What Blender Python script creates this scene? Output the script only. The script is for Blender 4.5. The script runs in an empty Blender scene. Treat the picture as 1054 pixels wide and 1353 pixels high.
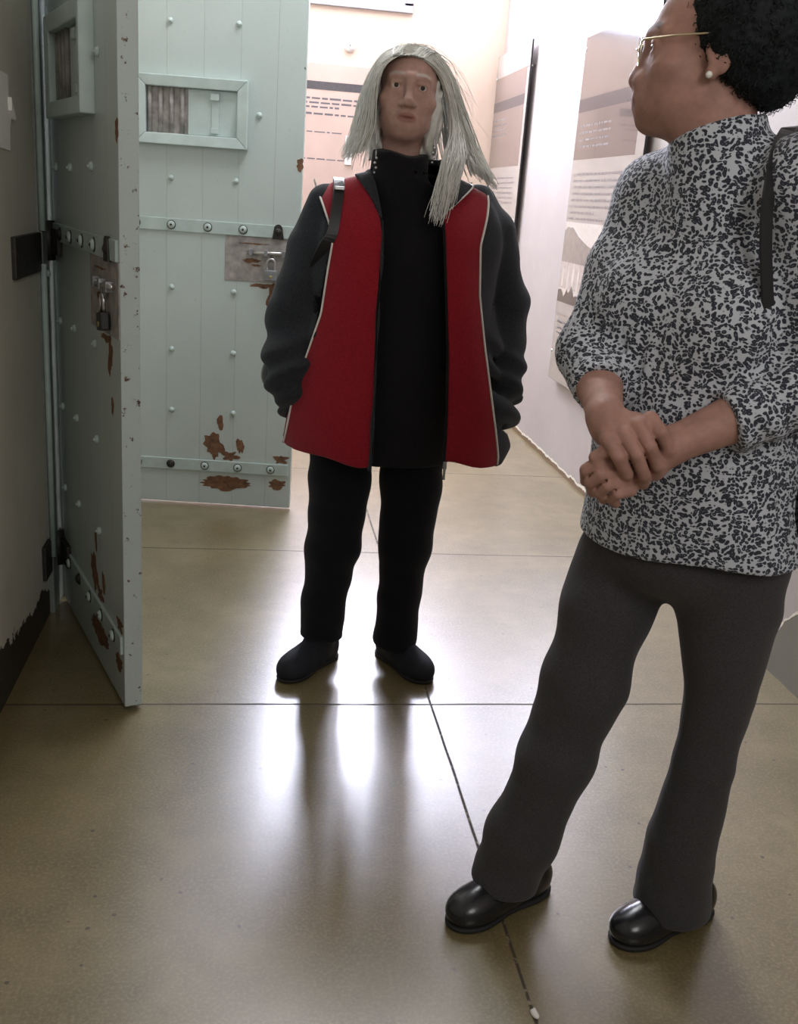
import bpy, math, random
import numpy as np
from mathutils import Vector, Matrix
random.seed(5); RNG = np.random.default_rng(5)
sc = bpy.context.scene; COL = sc.collection
PI = math.pi
# ------------------------------------------------------------------ camera
IW, IH = 1054, 1353
FPX, YAW, PIT, ROL = 1324.4, 8.76, 17.25, 4.21
CAM = np.array([0, 0, 1.3])
def _basis():
    y, t, r = np.radians([YAW, PIT, ROL])
    F = np.array([np.sin(y)*np.cos(t), np.cos(y)*np.cos(t), -np.sin(t)])
    R0 = np.cross(F, [0, 0, 1]); R0 /= np.linalg.norm(R0); U0 = np.cross(R0, F)
    R = R0*np.cos(r)+U0*np.sin(r)
    return F, R, np.cross(R, F)
CF, CR, CU = _basis()
def ray(x, y): return CF+CR*(x-IW/2)/FPX-CU*(y-IH/2)/FPX
def on(x, y, ax, v):
    d = ray(x, y); return CAM+d*(v-CAM[ax])/d[ax]
def P(x, y, Y): return on(x, y, 1, Y)          # a point of the place at depth Y
cd = bpy.data.cameras.new('camera'); cam = bpy.data.objects.new('camera', cd); COL.objects.link(cam)
cd.sensor_fit = 'HORIZONTAL'; cd.sensor_width = 36; cd.lens = FPX*36/IW; cd.clip_start = .02
M = Matrix(((CR[0], CU[0], -CF[0], 0), (CR[1], CU[1], -CF[1], 0), (CR[2], CU[2], -CF[2], 1.3), (0, 0, 0, 1)))
cam.matrix_world = M; sc.camera = cam

# ------------------------------------------------------------------ materials
class N:
    def __init__(s, name):
        s.m = bpy.data.materials.new(name); s.m.use_nodes = True; s.t = s.m.node_tree
        s.b = s.t.nodes['Principled BSDF']; s.c = None
    def n(s, typ, **kw):
        nd = s.t.nodes.new('ShaderNode'+typ)
        for k, v in kw.items():
            if k in nd.inputs.keys(): s.put(nd.inputs[k], v)
            else: setattr(nd, k, v)
        return nd
    def put(s, sock, v):
        if isinstance(v, bpy.types.NodeSocket): s.t.links.new(v, sock)
        elif isinstance(v, bpy.types.Node): s.t.links.new(v.outputs[0], sock)
        else: sock.default_value = v
    def co(s, kind='Object'):
        return s.n('TexCoord').outputs[kind]
    def noise(s, scale, detail=4, rough=.55, co=None, out='Fac'):
        return s.n('TexNoise', Vector=co or s.co(), Scale=scale, Detail=detail, Roughness=rough).outputs[out]
    def ramp(s, fac, stops):
        r = s.n('ValToRGB', Fac=fac); e = r.color_ramp.elements
        while len(e) < len(stops): e.new(.5)
        for i, (p, c) in enumerate(stops):
            e[i].position = p; e[i].color = (*c, 1) if len(c) == 3 else c
        return r.outputs[0]
    def mix(s, fac, a, b, mode='MIX'):
        m = s.n('MixRGB', blend_type=mode); s.put(m.inputs[0], fac)
        for i, v in ((1, a), (2, b)): s.put(m.inputs[i], (*v, 1) if isinstance(v, tuple) and len(v) == 3 else v)
        return m.outputs[0]
    def math(s, op, a, b=0.0, c=None, clamp=False):
        m = s.n('Math', operation=op, use_clamp=clamp); s.put(m.inputs[0], a); s.put(m.inputs[1], b)
        if c is not None: s.put(m.inputs[2], c)
        return m.outputs[0]
    def sep(s, v): return s.n('SeparateXYZ', Vector=v).outputs
    def mapping(s, v, scale=(1, 1, 1), loc=(0, 0, 0)):
        return s.n('Mapping', Vector=v, Scale=scale, Location=loc).outputs[0]
    def step(s, v, lo, hi): return s.n('MapRange', Value=v, **{'From Min': lo, 'From Max': hi}).outputs[0]
    def bump(s, h, strength=.3, dist=.002):
        b = s.n('Bump', Height=h, Strength=strength, Distance=dist); s.put(s.b.inputs['Normal'], b.outputs[0]); return b
    def set(s, **kw):
        for k, v in kw.items():
            k = k.replace('_', ' ')
            if isinstance(v, tuple) and len(v) == 3 and s.b.inputs[k].type == 'RGBA': v = (*v, 1)
            s.put(s.b.inputs[k], v)
        return s.m

def simple(name, col, rough=.6, metal=0., vary=.12, scale=8., bump=None, spec=.5, coat=0.):
    n = N(name); f = n.noise(scale, 5)
    c = n.ramp(f, [(.3, tuple(x*(1-vary) for x in col)), (.7, tuple(min(1, x*(1+vary)) for x in col))])
    if bump: n.bump(n.noise(bump[0], 3), bump[1], bump[2])
    return n.set(Base_Color=c, Roughness=rough, Metallic=metal, Specular_IOR_Level=spec, Coat_Weight=coat)

def fabric(name, col, col2, scale=420, bump=.5, fuzz=.25, big=10):
    n = N(name); a = n.noise(scale, 3, .7); b = n.noise(big, 4)
    c = n.mix(n.step(a, .32, .68), col, col2)
    c = n.mix(n.math('MULTIPLY', n.step(b, .35, .75), .25), c, tuple(x*.6 for x in col))
    n.bump(a, bump, .0015)
    return n.set(Base_Color=c, Roughness=.92, Specular_IOR_Level=.2, Sheen_Weight=fuzz, Sheen_Roughness=.5)

def skin(name, col, lip, brow=(.5, .47, .42)):
    n = N(name); a = n.noise(38, 5, .6); d = n.noise(260, 3)
    c = n.ramp(a, [(.28, tuple(x*.78 for x in col)), (.72, tuple(min(1, x*1.16) for x in col))])
    l = n.n('Attribute', attribute_name='lip').outputs['Fac']; c = n.mix(l, c, lip)
    w = n.n('Attribute', attribute_name='brow').outputs['Fac']; c = n.mix(w, c, brow)
    n.bump(n.mix(.4, d, a), .35, .0012)
    return n.set(Base_Color=c, Roughness=.58, Specular_IOR_Level=.3, Subsurface_Weight=.06,
                 Subsurface_Radius=(.012, .005, .003), Subsurface_Scale=.4)

def m_floor():
    n = N('polished_concrete'); co = n.co(); s = n.sep(co)
    a = n.noise(2.6, 9, .7); b = n.noise(11, 6, .65); f = n.noise(150, 2, .6)
    c = n.ramp(a, [(.3, (.125, .094, .036)), (.52, (.178, .138, .060)), (.72, (.245, .195, .096))])
    c = n.mix(n.math('MULTIPLY', n.step(b, .45, .75), .38), c, (.10, .075, .03))
    c = n.mix(n.math('MULTIPLY', n.step(f, .45, .75), .45), c, (.34, .285, .17))
    v = n.n('TexVoronoi', Vector=co, Scale=26.); v.inputs['Randomness'].default_value = 1
    sel = n.math('GREATER_THAN', n.sep(v.outputs['Color'])[0], .86)
    pit = n.math('MULTIPLY', sel, n.math('LESS_THAN', n.math('ADD', v.outputs['Distance'], n.math('MULTIPLY', f, .08)), .15))
    v2 = n.n('TexVoronoi', Vector=co, Scale=110.)
    sel2 = n.math('GREATER_THAN', n.sep(v2.outputs['Color'])[0], .8)
    pit2 = n.math('MULTIPLY', sel2, n.math('LESS_THAN', v2.outputs['Distance'], .16))
    c = n.mix(n.math('MULTIPLY', pit, .85), c, (.06, .05, .03)); c = n.mix(n.math('MULTIPLY', pit2, .45), c, (.12, .095, .06))
    # saw-cut joints
    wob = n.math('MULTIPLY', n.math('SUBTRACT', n.noise(2.3, 2), .5), .008)
    gx = n.math('ABSOLUTE', n.math('ADD', n.math('SUBTRACT', s[0], .497), wob))
    ym = n.math('MODULO', n.math('ADD', n.math('ADD', s[1], wob), 9.6-2.362+.6), 1.205)
    gy = n.math('ABSOLUTE', n.math('SUBTRACT', ym, .6+1.205*0-.0+(.0)))
    jx = n.math('SUBTRACT', 1., n.step(gx, .0022, .0042), clamp=True); jy = n.math('SUBTRACT', 1., n.step(gy, .0024, .0048), clamp=True)
    j = n.math('MAXIMUM', jx, jy)
    c = n.mix(j, c, (.05, .038, .022))
    cr = n.n('Math', operation='MULTIPLY'); n.put(cr.inputs[0], jx); n.put(cr.inputs[1], n.step(n.noise(60, 2), .55, .66))
    c = n.mix(n.math('MULTIPLY', cr, .5), c, (.45, .36, .24))
    h = n.math('SUBTRACT', n.math('MULTIPLY', n.noise(5.5, 2), .55), n.math('MULTIPLY', j, .5))
    h = n.math('ADD', h, n.math('MULTIPLY', n.noise(70, 3), .035))
    n.bump(h, .22, .012)
    r = n.math('ADD', n.math('MULTIPLY', b, .10), .30); r = n.math('ADD', r, n.math('MULTIPLY', j, .4))
    return n.set(Base_Color=c, Roughness=r, Specular_IOR_Level=.6, Coat_Weight=n.math('MULTIPLY', n.math('SUBTRACT', 1., j), 1.), Coat_Roughness=.27, Coat_IOR=1.72)

def m_wall(name, col, stain, ragged, base_col, y_grow=None, edge=None, vary=.06):
    """painted plaster; below a ragged line the paint is gone"""
    n = N(name); co = n.co(); s = n.sep(co)
    a = n.noise(2.2, 5); c = n.ramp(a, [(.3, tuple(x*(1-vary) for x in col)), (.7, tuple(min(.95, x*(1+vary)) for x in col))])
    c = n.mix(n.math('MULTIPLY', n.step(n.noise(14, 5), .55, .8), .15), c, stain)
    w = n.math('ADD', n.math('MULTIPLY', n.math('SUBTRACT', n.noise(9, 5, .7), .5), ragged[1]), ragged[0])
    if y_grow:                                   # paint loss climbs higher beyond y_grow
        w = n.math('ADD', w, n.math('MULTIPLY', n.step(s[1], y_grow[0], y_grow[1]), y_grow[2]))
    d = n.math('SUBTRACT', s[2], w)
    if edge: c = n.mix(n.math('LESS_THAN', d, .012), c, edge)
    bc = n.mix(n.step(s[1], 2.6, 3.0), base_col, (.20, .13, .075)) if y_grow and edge else base_col
    c = n.mix(n.math('LESS_THAN', d, 0.), c, bc)
    n.bump(n.math('ADD', n.math('MULTIPLY', n.noise(35, 4), .4), n.math('MULTIPLY', n.step(d, -.004, .004), .8)), .35, .004)
    return n.set(Base_Color=c, Roughness=.62)

def m_mint(name='mint_door_paint'):
    n = N(name); co = n.co(); s = n.sep(co)
    c = n.ramp(n.noise(3., 5), [(.3, (.48, .56, .545)), (.7, (.53, .61, .59))])
    c = n.mix(n.math('MULTIPLY', n.step(n.noise(60, 4), .6, .75), .25), c, (.30, .36, .33))
    # board joints
    m = n.math('ABSOLUTE', n.math('SUBTRACT', n.math('MODULO', n.math('ADD', s[0], 1.0+.069), .1385), .069))
    j = n.math('SUBTRACT', 1., n.step(m, .0008, .0022), clamp=True)
    c = n.mix(n.math('MULTIPLY', j, .22), c, (.2, .25, .22))
    # chipped edges and knocks down to rust
    chip = n.noise(34, 5, .75)
    e = n.math('MINIMUM', s[0], n.math('SUBTRACT', .772, s[0]))
    k = n.math('ADD', n.math('MULTIPLY', n.step(e, .0, .03), .13), .60)
    bot = n.math('MULTIPLY', n.step(s[2], .0, .09), .06)
    cm = n.math('GREATER_THAN', chip, n.math('ADD', k, n.math('SUBTRACT', bot, .04)))
    rust = n.ramp(n.noise(45, 4), [(.3, (.04, .03, .025)), (.55, (.12, .07, .045)), (.8, (.22, .15, .10))])
    c = n.mix(cm, c, rust)
    n.bump(n.math('SUBTRACT', n.math('MULTIPLY', n.noise(22, 4), .3), n.math('ADD', n.math('MULTIPLY', j, .6), cm)), .4, .003)
    return n.set(Base_Color=c, Roughness=.42)

def m_leopard():
    n = N('leopard_print_knit'); co = n.co()
    wv = n.n('TexNoise', Vector=co, Scale=38., Detail=2.); d = n.mix(.022, co, wv.outputs['Color'], 'ADD')
    v = n.n('TexVoronoi', Vector=n.mapping(d, (1., 1., 1.22)), Scale=138.); v.inputs['Randomness'].default_value = .72
    q = v.outputs['Distance']
    nz = n.noise(95, 2)
    q = n.math('ADD', q, n.math('MULTIPLY', n.math('SUBTRACT', nz, .5), .25))
    ring = n.math('MULTIPLY', n.step(q, .10, .20), n.math('SUBTRACT', 1., n.step(q, .47, .57), clamp=True), clamp=True)
    ring = n.math('MULTIPLY', ring, n.step(n.noise(80, 2, .5, n.mapping(co, (1, 1, 1), (3, 1, 2))), .22, .32))
    c = n.mix(n.math('LESS_THAN', q, .2), (.60, .63, .69), (.21, .225, .27))
    c = n.mix(ring, c, (.018, .02, .032))
    k = n.noise(900, 2); c = n.mix(n.math('MULTIPLY', k, .3), c, (.12, .13, .16))
    n.bump(n.math('ADD', n.math('MULTIPLY', k, .5), n.noise(28, 3)), .4, .002)
    return n.set(Base_Color=c, Roughness=.9, Specular_IOR_Level=.2, Sheen_Weight=.15)

MT = {}
def mats():
    m = MT
    m['floor'] = m_floor()
    m['wall_r'] = m_wall('cream_wall', (.44, .392, .375), (.6, .53, .46), (.022, .05), (.20, .19, .155), (2.72, 2.40, .34), (.80, .76, .66))
    m['wall_b'] = m_wall('peach_wall', (.70, .545, .44), (.72, .56, .46), (.02, .03), (.3, .22, .16))
    m['wall_l'] = m_wall('grey_wall', (.58, .55, .47), (.32, .28, .22), (.10, .22), (.035, .025, .015), (3.0, 2.4, .05), None, .1)
    m['ceil'] = simple('white_ceiling', (.75, .73, .70), .8)
    m['mint'] = m_mint()
    m['minth'] = simple('mint_frame_paint', (.50, .60, .585), .4, vary=.08, scale=14, bump=(40, .2, .002))
    m['strap'] = simple('mint_strap_paint', (.47, .57, .55), .42, vary=.1, scale=20, bump=(50, .25, .002))
    m['jamb'] = simple('shade_toned_jamb_paint', (.23, .26, .245), .5, vary=.15, scale=18, bump=(40, .3, .002))  # darker than the door paint: shade on the jamb put into its colour
    m['rust'] = simple('rusted_steel', (.17, .085, .045), .8, vary=.5, scale=40, bump=(90, .6, .002))
    m['bare'] = simple('bare_worn_steel', (.33, .31, .29), .55, vary=.35, scale=28, bump=(60, .4, .002))
    m['dark'] = simple('dark_iron', (.045, .04, .038), .55, .5, vary=.3, scale=50, bump=(70, .5, .002))
    m['steel'] = simple('bright_steel', (.62, .62, .62), .28, 1., .1, 60)
    m['brass'] = simple('old_brass', (.42, .34, .18), .45, .9, .25, 60)
    m['lockbody'] = simple('lock_body_grey', (.30, .31, .33), .4, .6, .2, 50)
    m['black'] = simple('black_plastic', (.012, .012, .013), .45)
    m['board'] = simple('panel_board_white', (.36, .335, .31), .18, vary=.02, spec=.6, coat=.6)
    m['edge'] = simple('panel_edge_clear', (.75, .75, .76), .12, vary=.02, spec=.8)
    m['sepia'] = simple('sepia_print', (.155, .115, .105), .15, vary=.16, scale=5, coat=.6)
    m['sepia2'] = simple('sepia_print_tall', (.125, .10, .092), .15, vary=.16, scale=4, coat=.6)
    m['bandp'] = simple('grey_band_print_and_reflection', (.065, .058, .066), .2, vary=.2, scale=90)
    m['ink'] = simple('ink_print', (.22, .20, .20), .3, vary=.2, scale=200)
    m['inkd'] = simple('ink_print_dark', (.13, .12, .14), .3, vary=.2, scale=200)
    m['pk'] = simple('pink_board', (.58, .43, .37), .3, vary=.04)
    m['pmount'] = simple('photo_mountain', (.25, .225, .205), .2, vary=.12, scale=30, coat=.5)
    m['pdark'] = simple('photo_dark', (.06, .055, .055), .2, vary=.3, scale=60, coat=.5)
    m['pgrey'] = simple('photo_grey', (.36, .33, .31), .2, vary=.06, coat=.5)
    m['plight'] = simple('photo_light', (.62, .57, .53), .2, vary=.08, scale=40, coat=.5)
    m['pmid'] = simple('photo_mid', (.48, .42, .39), .2, vary=.16, scale=30, coat=.5)
    m['paper'] = simple('white_paper', (.90, .87, .83), .8, vary=.04)
    m['white'] = simple('white_plastic', (.8, .77, .74), .4, vary=.03)
    m['alu'] = simple('window_frame_grey', (.42, .42, .45), .4, .3, .06)
    # clothes and people
    m['red'] = fabric('red_fleece', (.33, .010, .022), (.20, .006, .014), 280, .6, .2)
    m['char'] = fabric('charcoal_fleece', (.036, .039, .045), (.013, .0145, .018), 300, .7, .12)
    m['blackk'] = fabric('black_knit', (.012, .011, .014), (.004, .004, .005), 500, .4, .1)
    m['blackt'] = fabric('black_trouser_cloth', (.007, .008, .012), (.003, .003, .005), 600, .3, .1)
    m['grey_t'] = fabric('dark_grey_suiting', (.070, .067, .071), (.030, .0285, .031), 420, .35, .12, 6)
    m['leop'] = m_leopard()
    m['pipe'] = simple('white_piping', (.72, .68, .62), .6)
    m['skin1'] = skin('tan_skin', (.44, .265, .215), (.32, .15, .125), (.50, .44, .40))
    m['skin2'] = skin('brown_skin', (.40, .22, .175), (.25, .11, .10), (.05, .03, .025))
    m['eyew'] = simple('eye_white', (.52, .46, .43), .25, vary=.06, scale=60)
    m['iris'] = simple('eye_iris', (.035, .02, .015), .15)
    n = N('grey_hair'); a = n.noise(9, 3); b = n.noise(70, 2)
    c = n.ramp(a, [(.3, (.62, .62, .56)), (.7, (.84, .83, .77))]); c = n.mix(n.math('MULTIPLY', n.step(b, .5, .75), .3), c, (.32, .31, .27))
    m['hair1'] = n.set(Base_Color=c, Roughness=.6, Specular_IOR_Level=.3)
    m['hair2'] = simple('black_hair', (.010, .013, .014), .7, vary=.4, scale=40, spec=.2)
    m['leather'] = simple('black_leather', (.010, .010, .012), .24, vary=.3, scale=40, bump=(160, .15, .001), spec=.6)
    m['sole'] = simple('black_rubber', (.012, .012, .012), .7)
    m['suede'] = simple('navy_suede', (.007, .009, .016), .75, vary=.3, scale=40, bump=(220, .3, .001))
    m['gold'] = simple('thin_gold', (.72, .62, .42), .3, 1., .05)
    m['pearl'] = simple('pearl', (.85, .82, .76), .2, vary=.03)
    n = N('clear_lens'); m['lens'] = n.set(Base_Color=(1., 1., 1.), Roughness=.02, Transmission_Weight=1., IOR=1.05)
    n = N('bright_sky_pane'); n.set(Base_Color=(.9, .95, 1.)); n.put(n.b.inputs['Emission Color'], (.78, .86, 1., 1)); n.put(n.b.inputs['Emission Strength'], 9.); m['pane'] = n.m
    n = N('lamp_tube'); n.set(Base_Color=(.9, .9, .9)); n.put(n.b.inputs['Emission Color'], (1., .97, .93, 1)); n.put(n.b.inputs['Emission Strength'], 5.); m['lamp'] = n.m
mats()

# ------------------------------------------------------------------ objects
def empty(name, loc=(0, 0, 0), rotz=0., label=None, cat=None, group=None, kind=None):
    o = bpy.data.objects.new(name, None); COL.objects.link(o); o.location = loc; o.rotation_euler = (0, 0, rotz)
    o.empty_display_size = .1
    return tag(o, label, cat, group, kind)
def tag(o, label=None, cat=None, group=None, kind=None):
    for k, v in (('label', label), ('category', cat), ('group', group), ('kind', kind)):
        if v: o[k] = v
    return o
WORLD = set()
def link(name, me, mat, parent=None, world=True):
    """world=True: mesh vertices are in world coordinates"""
    o = bpy.data.objects.new(name, me); COL.objects.link(o)
    for m in (mat if isinstance(mat, (list, tuple)) else [mat]): me.materials.append(MT[m])
    if parent is not None:
        o.parent = parent
        if world:
            mw = Matrix.Identity(4); q = parent
            while q is not None:
                mw = (Matrix.Translation(q.location) @ q.rotation_euler.to_matrix().to_4x4()) @ mw
                q = q.parent
            me.transform(mw.inverted())
    return o
class MB:
    """mesh builder"""
    def __init__(s): s.v = []; s.f = []; s.mi = []; s.sm = []
    def add(s, v, f, mi=0, smooth=False):
        b = len(s.v); s.v += [tuple(map(float, x)) for x in v]; s.f += [tuple(b+i for i in q) for q in f]
        s.mi += [mi]*len(f); s.sm += [smooth]*len(f); return s
    def box(s, lo, hi, mi=0, bev=0.):
        x0, y0, z0 = lo; x1, y1, z1 = hi
        if bev <= 0:
            v = [(x0, y0, z0), (x1, y0, z0), (x1, y1, z0), (x0, y1, z0), (x0, y0, z1), (x1, y0, z1), (x1, y1, z1), (x0, y1, z1)]
            f = [(0, 3, 2, 1), (4, 5, 6, 7), (0, 1, 5, 4), (1, 2, 6, 5), (2, 3, 7, 6), (3, 0, 4, 7)]
            return s.add(v, f, mi)
        import bmesh
        bm = bmesh.new(); bmesh.ops.create_cube(bm, size=1)
        bmesh.ops.scale(bm, vec=(x1-x0, y1-y0, z1-z0), verts=bm.verts)
        bmesh.ops.translate(bm, vec=((x0+x1)/2, (y0+y1)/2, (z0+z1)/2), verts=bm.verts)
        bmesh.ops.bevel(bm, geom=bm.edges[:], offset=bev, segments=2, affect='EDGES', profile=.6)
        bm.verts.index_update()
        s.add([v.co[:] for v in bm.verts], [[v.index for v in f.verts] for f in bm.faces], mi); bm.free(); return s
    def tube(s, pts, r, n=8, mi=0, closed=False, cap=True):
        pts = [np.array(p, float) for p in pts]; m = len(pts)
        rs = r if isinstance(r, (list, tuple, np.ndarray)) else [r]*m
        V = []; up = np.array([.0123, .0271, 1.])
        T0 = pts[1]-pts[0]; T0 /= np.linalg.norm(T0)
        if abs(T0@up) > .9: up = np.array([1., .02, .03])
        for i in range(m):
            a = pts[(i+1) % m] if (closed or i < m-1) else pts[i]; b = pts[i-1] if (closed or i > 0) else pts[i]
            t = a-b; t = t/(np.linalg.norm(t)+1e-12)
            u = np.cross(t, up); u /= np.linalg.norm(u)+1e-12; w = np.cross(u, t); up = w
            for k in range(n):
                an = 2*PI*k/n; V.append(pts[i]+(u*math.cos(an)+w*math.sin(an))*rs[i])
        F = []
        for i in range(m if closed else m-1):
            j = (i+1) % m
            for k in range(n):
                F.append((i*n+k, j*n+k, j*n+(k+1) % n, i*n+(k+1) % n))
        if cap and not closed:
            F.append(tuple(range(n))); F.append(tuple((m-1)*n+k for k in reversed(range(n))))
        return s.add(V, F, mi, True)
    def cyl(s, a, b, r0, r1=None, n=16, mi=0): return s.tube([a, b], [r0, r0 if r1 is None else r1], n, mi)
    def lathe(s, c, prof, ax=2, n=20, mi=0):
        """prof: (radius, height) along axis ax from c"""
        V = []; F = []
        for (r, h) in prof:
            for k in range(n):
                a = 2*PI*k/n; p = [0, 0, 0]; p[ax] = h; p[(ax+1) % 3] = r*math.cos(a); p[(ax+2) % 3] = r*math.sin(a)
                V.append([c[i]+p[i] for i in range(3)])
        for i in range(len(prof)-1):
            for k in range(n): F.append((i*n+k, i*n+(k+1) % n, (i+1)*n+(k+1) % n, (i+1)*n+k))
        F.append(tuple(reversed(range(n)))); F.append(tuple((len(prof)-1)*n+k for k in range(n)))
        return s.add(V, F, mi, True)
    def prism(s, poly, ax, lo, hi, mi=0):
        """polygon in the two axes after ax, extruded along ax"""
        n = len(poly); V = []
        for h in (lo, hi):
            for (a, b) in poly:
                p = [0, 0, 0]; p[ax] = h; p[(ax+1) % 3] = a; p[(ax+2) % 3] = b; V.append(p)
        F = [tuple(reversed(range(n))), tuple(range(n, 2*n))]+[(i, (i+1) % n, n+(i+1) % n, n+i) for i in range(n)]
        return s.add(V, F, mi)
    def build(s, name, mat, parent=None, world=True):
        me = bpy.data.meshes.new(name); me.from_pydata(s.v, [], s.f)
        me.polygons.foreach_set('material_index', s.mi); me.polygons.foreach_set('use_smooth', s.sm)
        import bmesh
        bm = bmesh.new(); bm.from_mesh(me); bmesh.ops.recalc_face_normals(bm, faces=bm.faces[:]); bm.to_mesh(me); bm.free()
        me.update()
        return link(name, me, mat, parent, world)

# ------------------------------------------------------------------ signed-distance modelling (one continuous surface per body or garment)
def smin(a, b, k):
    if k <= 0: return np.minimum(a, b)
    h = np.maximum(k-np.abs(a-b), 0)/k
    return np.minimum(a, b)-h*h*k*.25
class SDF:
    def __init__(s): s.ops = []; s.R = np.eye(3); s.t = np.zeros(3)
    def frame(s, R=None, t=(0, 0, 0)): s.R = np.eye(3) if R is None else np.array(R, float); s.t = np.array(t, float); return s
    def w(s, p): return s.R@np.array(p, float)+s.t
    def ell(s, c, r, rot=None, k=.01, mode='u'):
        c = s.w(c); r = np.broadcast_to(np.array(r, float), (3,)).copy(); A = s.R if rot is None else s.R@rot
        e = np.sqrt(((A*r)**2).sum(1))
        def f(p):
            q = (p-c)@A; k0 = np.sqrt(((q/r)**2).sum(-1)); k1 = np.sqrt(((q/(r*r))**2).sum(-1))+1e-9
            return k0*(k0-1)/k1
        s.ops.append((f, c-e, c+e, k, mode)); return s
    def cap(s, a, b, ra, rb=None, k=.01, mode='u'):
        a = s.w(a); b = s.w(b); rb = ra if rb is None else rb
        ba = b-a; l2 = ba@ba; rr = ra-rb; a2 = l2-rr*rr
        lo = np.minimum(a-ra, b-rb); hi = np.maximum(a+ra, b+rb)
        if a2 <= 1e-9: return s._ball(a if ra > rb else b, max(ra, rb), k, mode)
        il2 = 1/l2
        def f(p):
            pa = p-a; y = pa@ba; z = y-l2; t = pa*l2-y[..., None]*ba; x2 = (t*t).sum(-1)
            y2 = y*y*l2; z2 = z*z*l2; kk = np.sign(rr)*rr*rr*x2
            d = (np.sqrt(x2*a2*il2)+y*rr)*il2-ra
            c1 = np.sign(z)*a2*z2 > kk; c2 = np.sign(y)*a2*y2 < kk
            d = np.where(c2, np.sqrt(x2+y2)*il2-ra, d)
            return np.where(c1, np.sqrt(x2+z2)*il2-rb, d)
        s.ops.append((f, lo, hi, k, mode)); return s
    def _ball(s, c, r, k, mode):
        s.ops.append((lambda p: np.sqrt(((p-c)**2).sum(-1))-r, c-r, c+r, k, mode)); return s
    def chain(s, pts, rs, k=.01, mode='u'):
        for i in range(len(pts)-1): s.cap(pts[i], pts[i+1], rs[i], rs[i+1], k, mode)
        return s
    def fn(s, f, lo, hi, k=.01, mode='u'):
        s.ops.append((f, np.array(lo, float), np.array(hi, float), k, mode)); return s
    def ev(s, p, lo, hi):
        d = np.full(p.shape[:-1], 1e3)
        for (f, l, h, k, mode) in s.ops:
            pad = k+.03
            if np.any(l-pad > hi) or np.any(h+pad < lo): 
                if mode == 'i': d = np.maximum(d, 1.)
                continue
            e = f(p)
            if mode == 'u': d = smin(d, e, k)
            elif mode == 's': d = -smin(-d, e, k)
            elif mode == 'i': d = -smin(-d, -e, k)
            elif mode == 'd': d = d+e
        return d
    def mesh(s, vox, smooth=1):
        B = 16; S = B*vox; blocks = set()
        for (f, l, h, k, mode) in s.ops:
            if mode != 'u': continue
            a = np.floor((l-k-.004)/S).astype(int); b = np.floor((h+k+.004)/S).astype(int)
            for i in range(a[0], b[0]+1):
                for j in range(a[1], b[1]+1):
                    for m in range(a[2], b[2]+1): blocks.add((i, j, m))
        blocks = np.array(sorted(blocks)); g = np.arange(B+1)
        G = np.stack(np.meshgrid(g, g, g, indexing='ij'), -1)
        half = S*.87
        VK = []; VP = []; FA = []; OFF = 1 << 14
        key = lambda I: ((I[..., 0]+OFF) << 34) | ((I[..., 1]+OFF) << 17) | (I[..., 2]+OFF)
        for bl in blocks:
            o = bl*B; lo = o*vox; hi = lo+S
            c = (lo+hi)[None]/2
            if abs(s.ev(c, lo, hi)[0]) > half*1.9: continue
            D = s.ev((G+o)*vox, lo, hi); sg = D < 0
            if sg.all() or not sg.any(): continue
            acc = np.zeros((B, B, B, 3)); cnt = np.zeros((B, B, B))
            for ax in range(3):
                sl0 = [slice(None)]*3; sl1 = [slice(None)]*3; sl0[ax] = slice(0, B); sl1[ax] = slice(1, B+1)
                a = D[tuple(sl0)]; b = D[tuple(sl1)]; cr = (a < 0) != (b < 0)
                t = np.where(cr, a/np.where(cr, a-b, 1), 0)
                o1, o2 = [x for x in range(3) if x != ax]
                for u in (0, 1):
                    for v in (0, 1):
                        ss = [None]*3; ss[ax] = slice(0, B); ss[o1] = slice(u, B+u); ss[o2] = slice(v, B+v); ss = tuple(ss)
                        c_ = cr[ss]; cnt += c_; acc[..., ax] += np.where(c_, t[ss], 0); acc[..., o1] += c_*u; acc[..., o2] += c_*v
                # faces for edges owned by this block
                ss = [slice(0, B)]*3; E = np.argwhere(cr[tuple(ss)])
                if len(E):
                    inside = sg[tuple(sl0)][tuple(ss)][tuple(E.T)]
                    E = E+o; q = []
                    for (u, v) in ((-1, -1), (0, -1), (0, 0), (-1, 0)):
                        d = E.copy(); d[:, o1] += u; d[:, o2] += v; q.append(key(d))
                    q = np.stack(q, 1)
                    flip = inside if ax != 1 else ~inside
                    q = np.where(flip[:, None], q, q[:, ::-1]); FA.append(q)
            I = np.argwhere(cnt > 0)
            if len(I):
                VP.append((acc[tuple(I.T)]/cnt[tuple(I.T)][:, None]+I+o)*vox); VK.append(key(I+o))
        VK = np.concatenate(VK); VP = np.concatenate(VP); FA = np.concatenate(FA)
        od = np.argsort(VK); VK = VK[od]; VP = VP[od]
        ix = np.searchsorted(VK, FA); ix = np.minimum(ix, len(VK)-1)
        ok = (VK[ix] == FA).all(1); F = ix[ok]
        for _ in range(smooth):
            n = len(VP); s2 = np.zeros((n, 3)); ct = np.zeros(n)
            for a in range(4):
                i = F[:, a]; j = F[:, (a+1) % 4]
                for x in range(3):
                    s2[:, x] += np.bincount(i, VP[j, x], n)+np.bincount(j, VP[i, x], n)
                ct += np.bincount(i, minlength=n)+np.bincount(j, minlength=n)
            VP = np.where(ct[:, None] > 0, VP*.5+.5*s2/np.maximum(ct, 1)[:, None], VP)
        return VP, F
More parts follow.
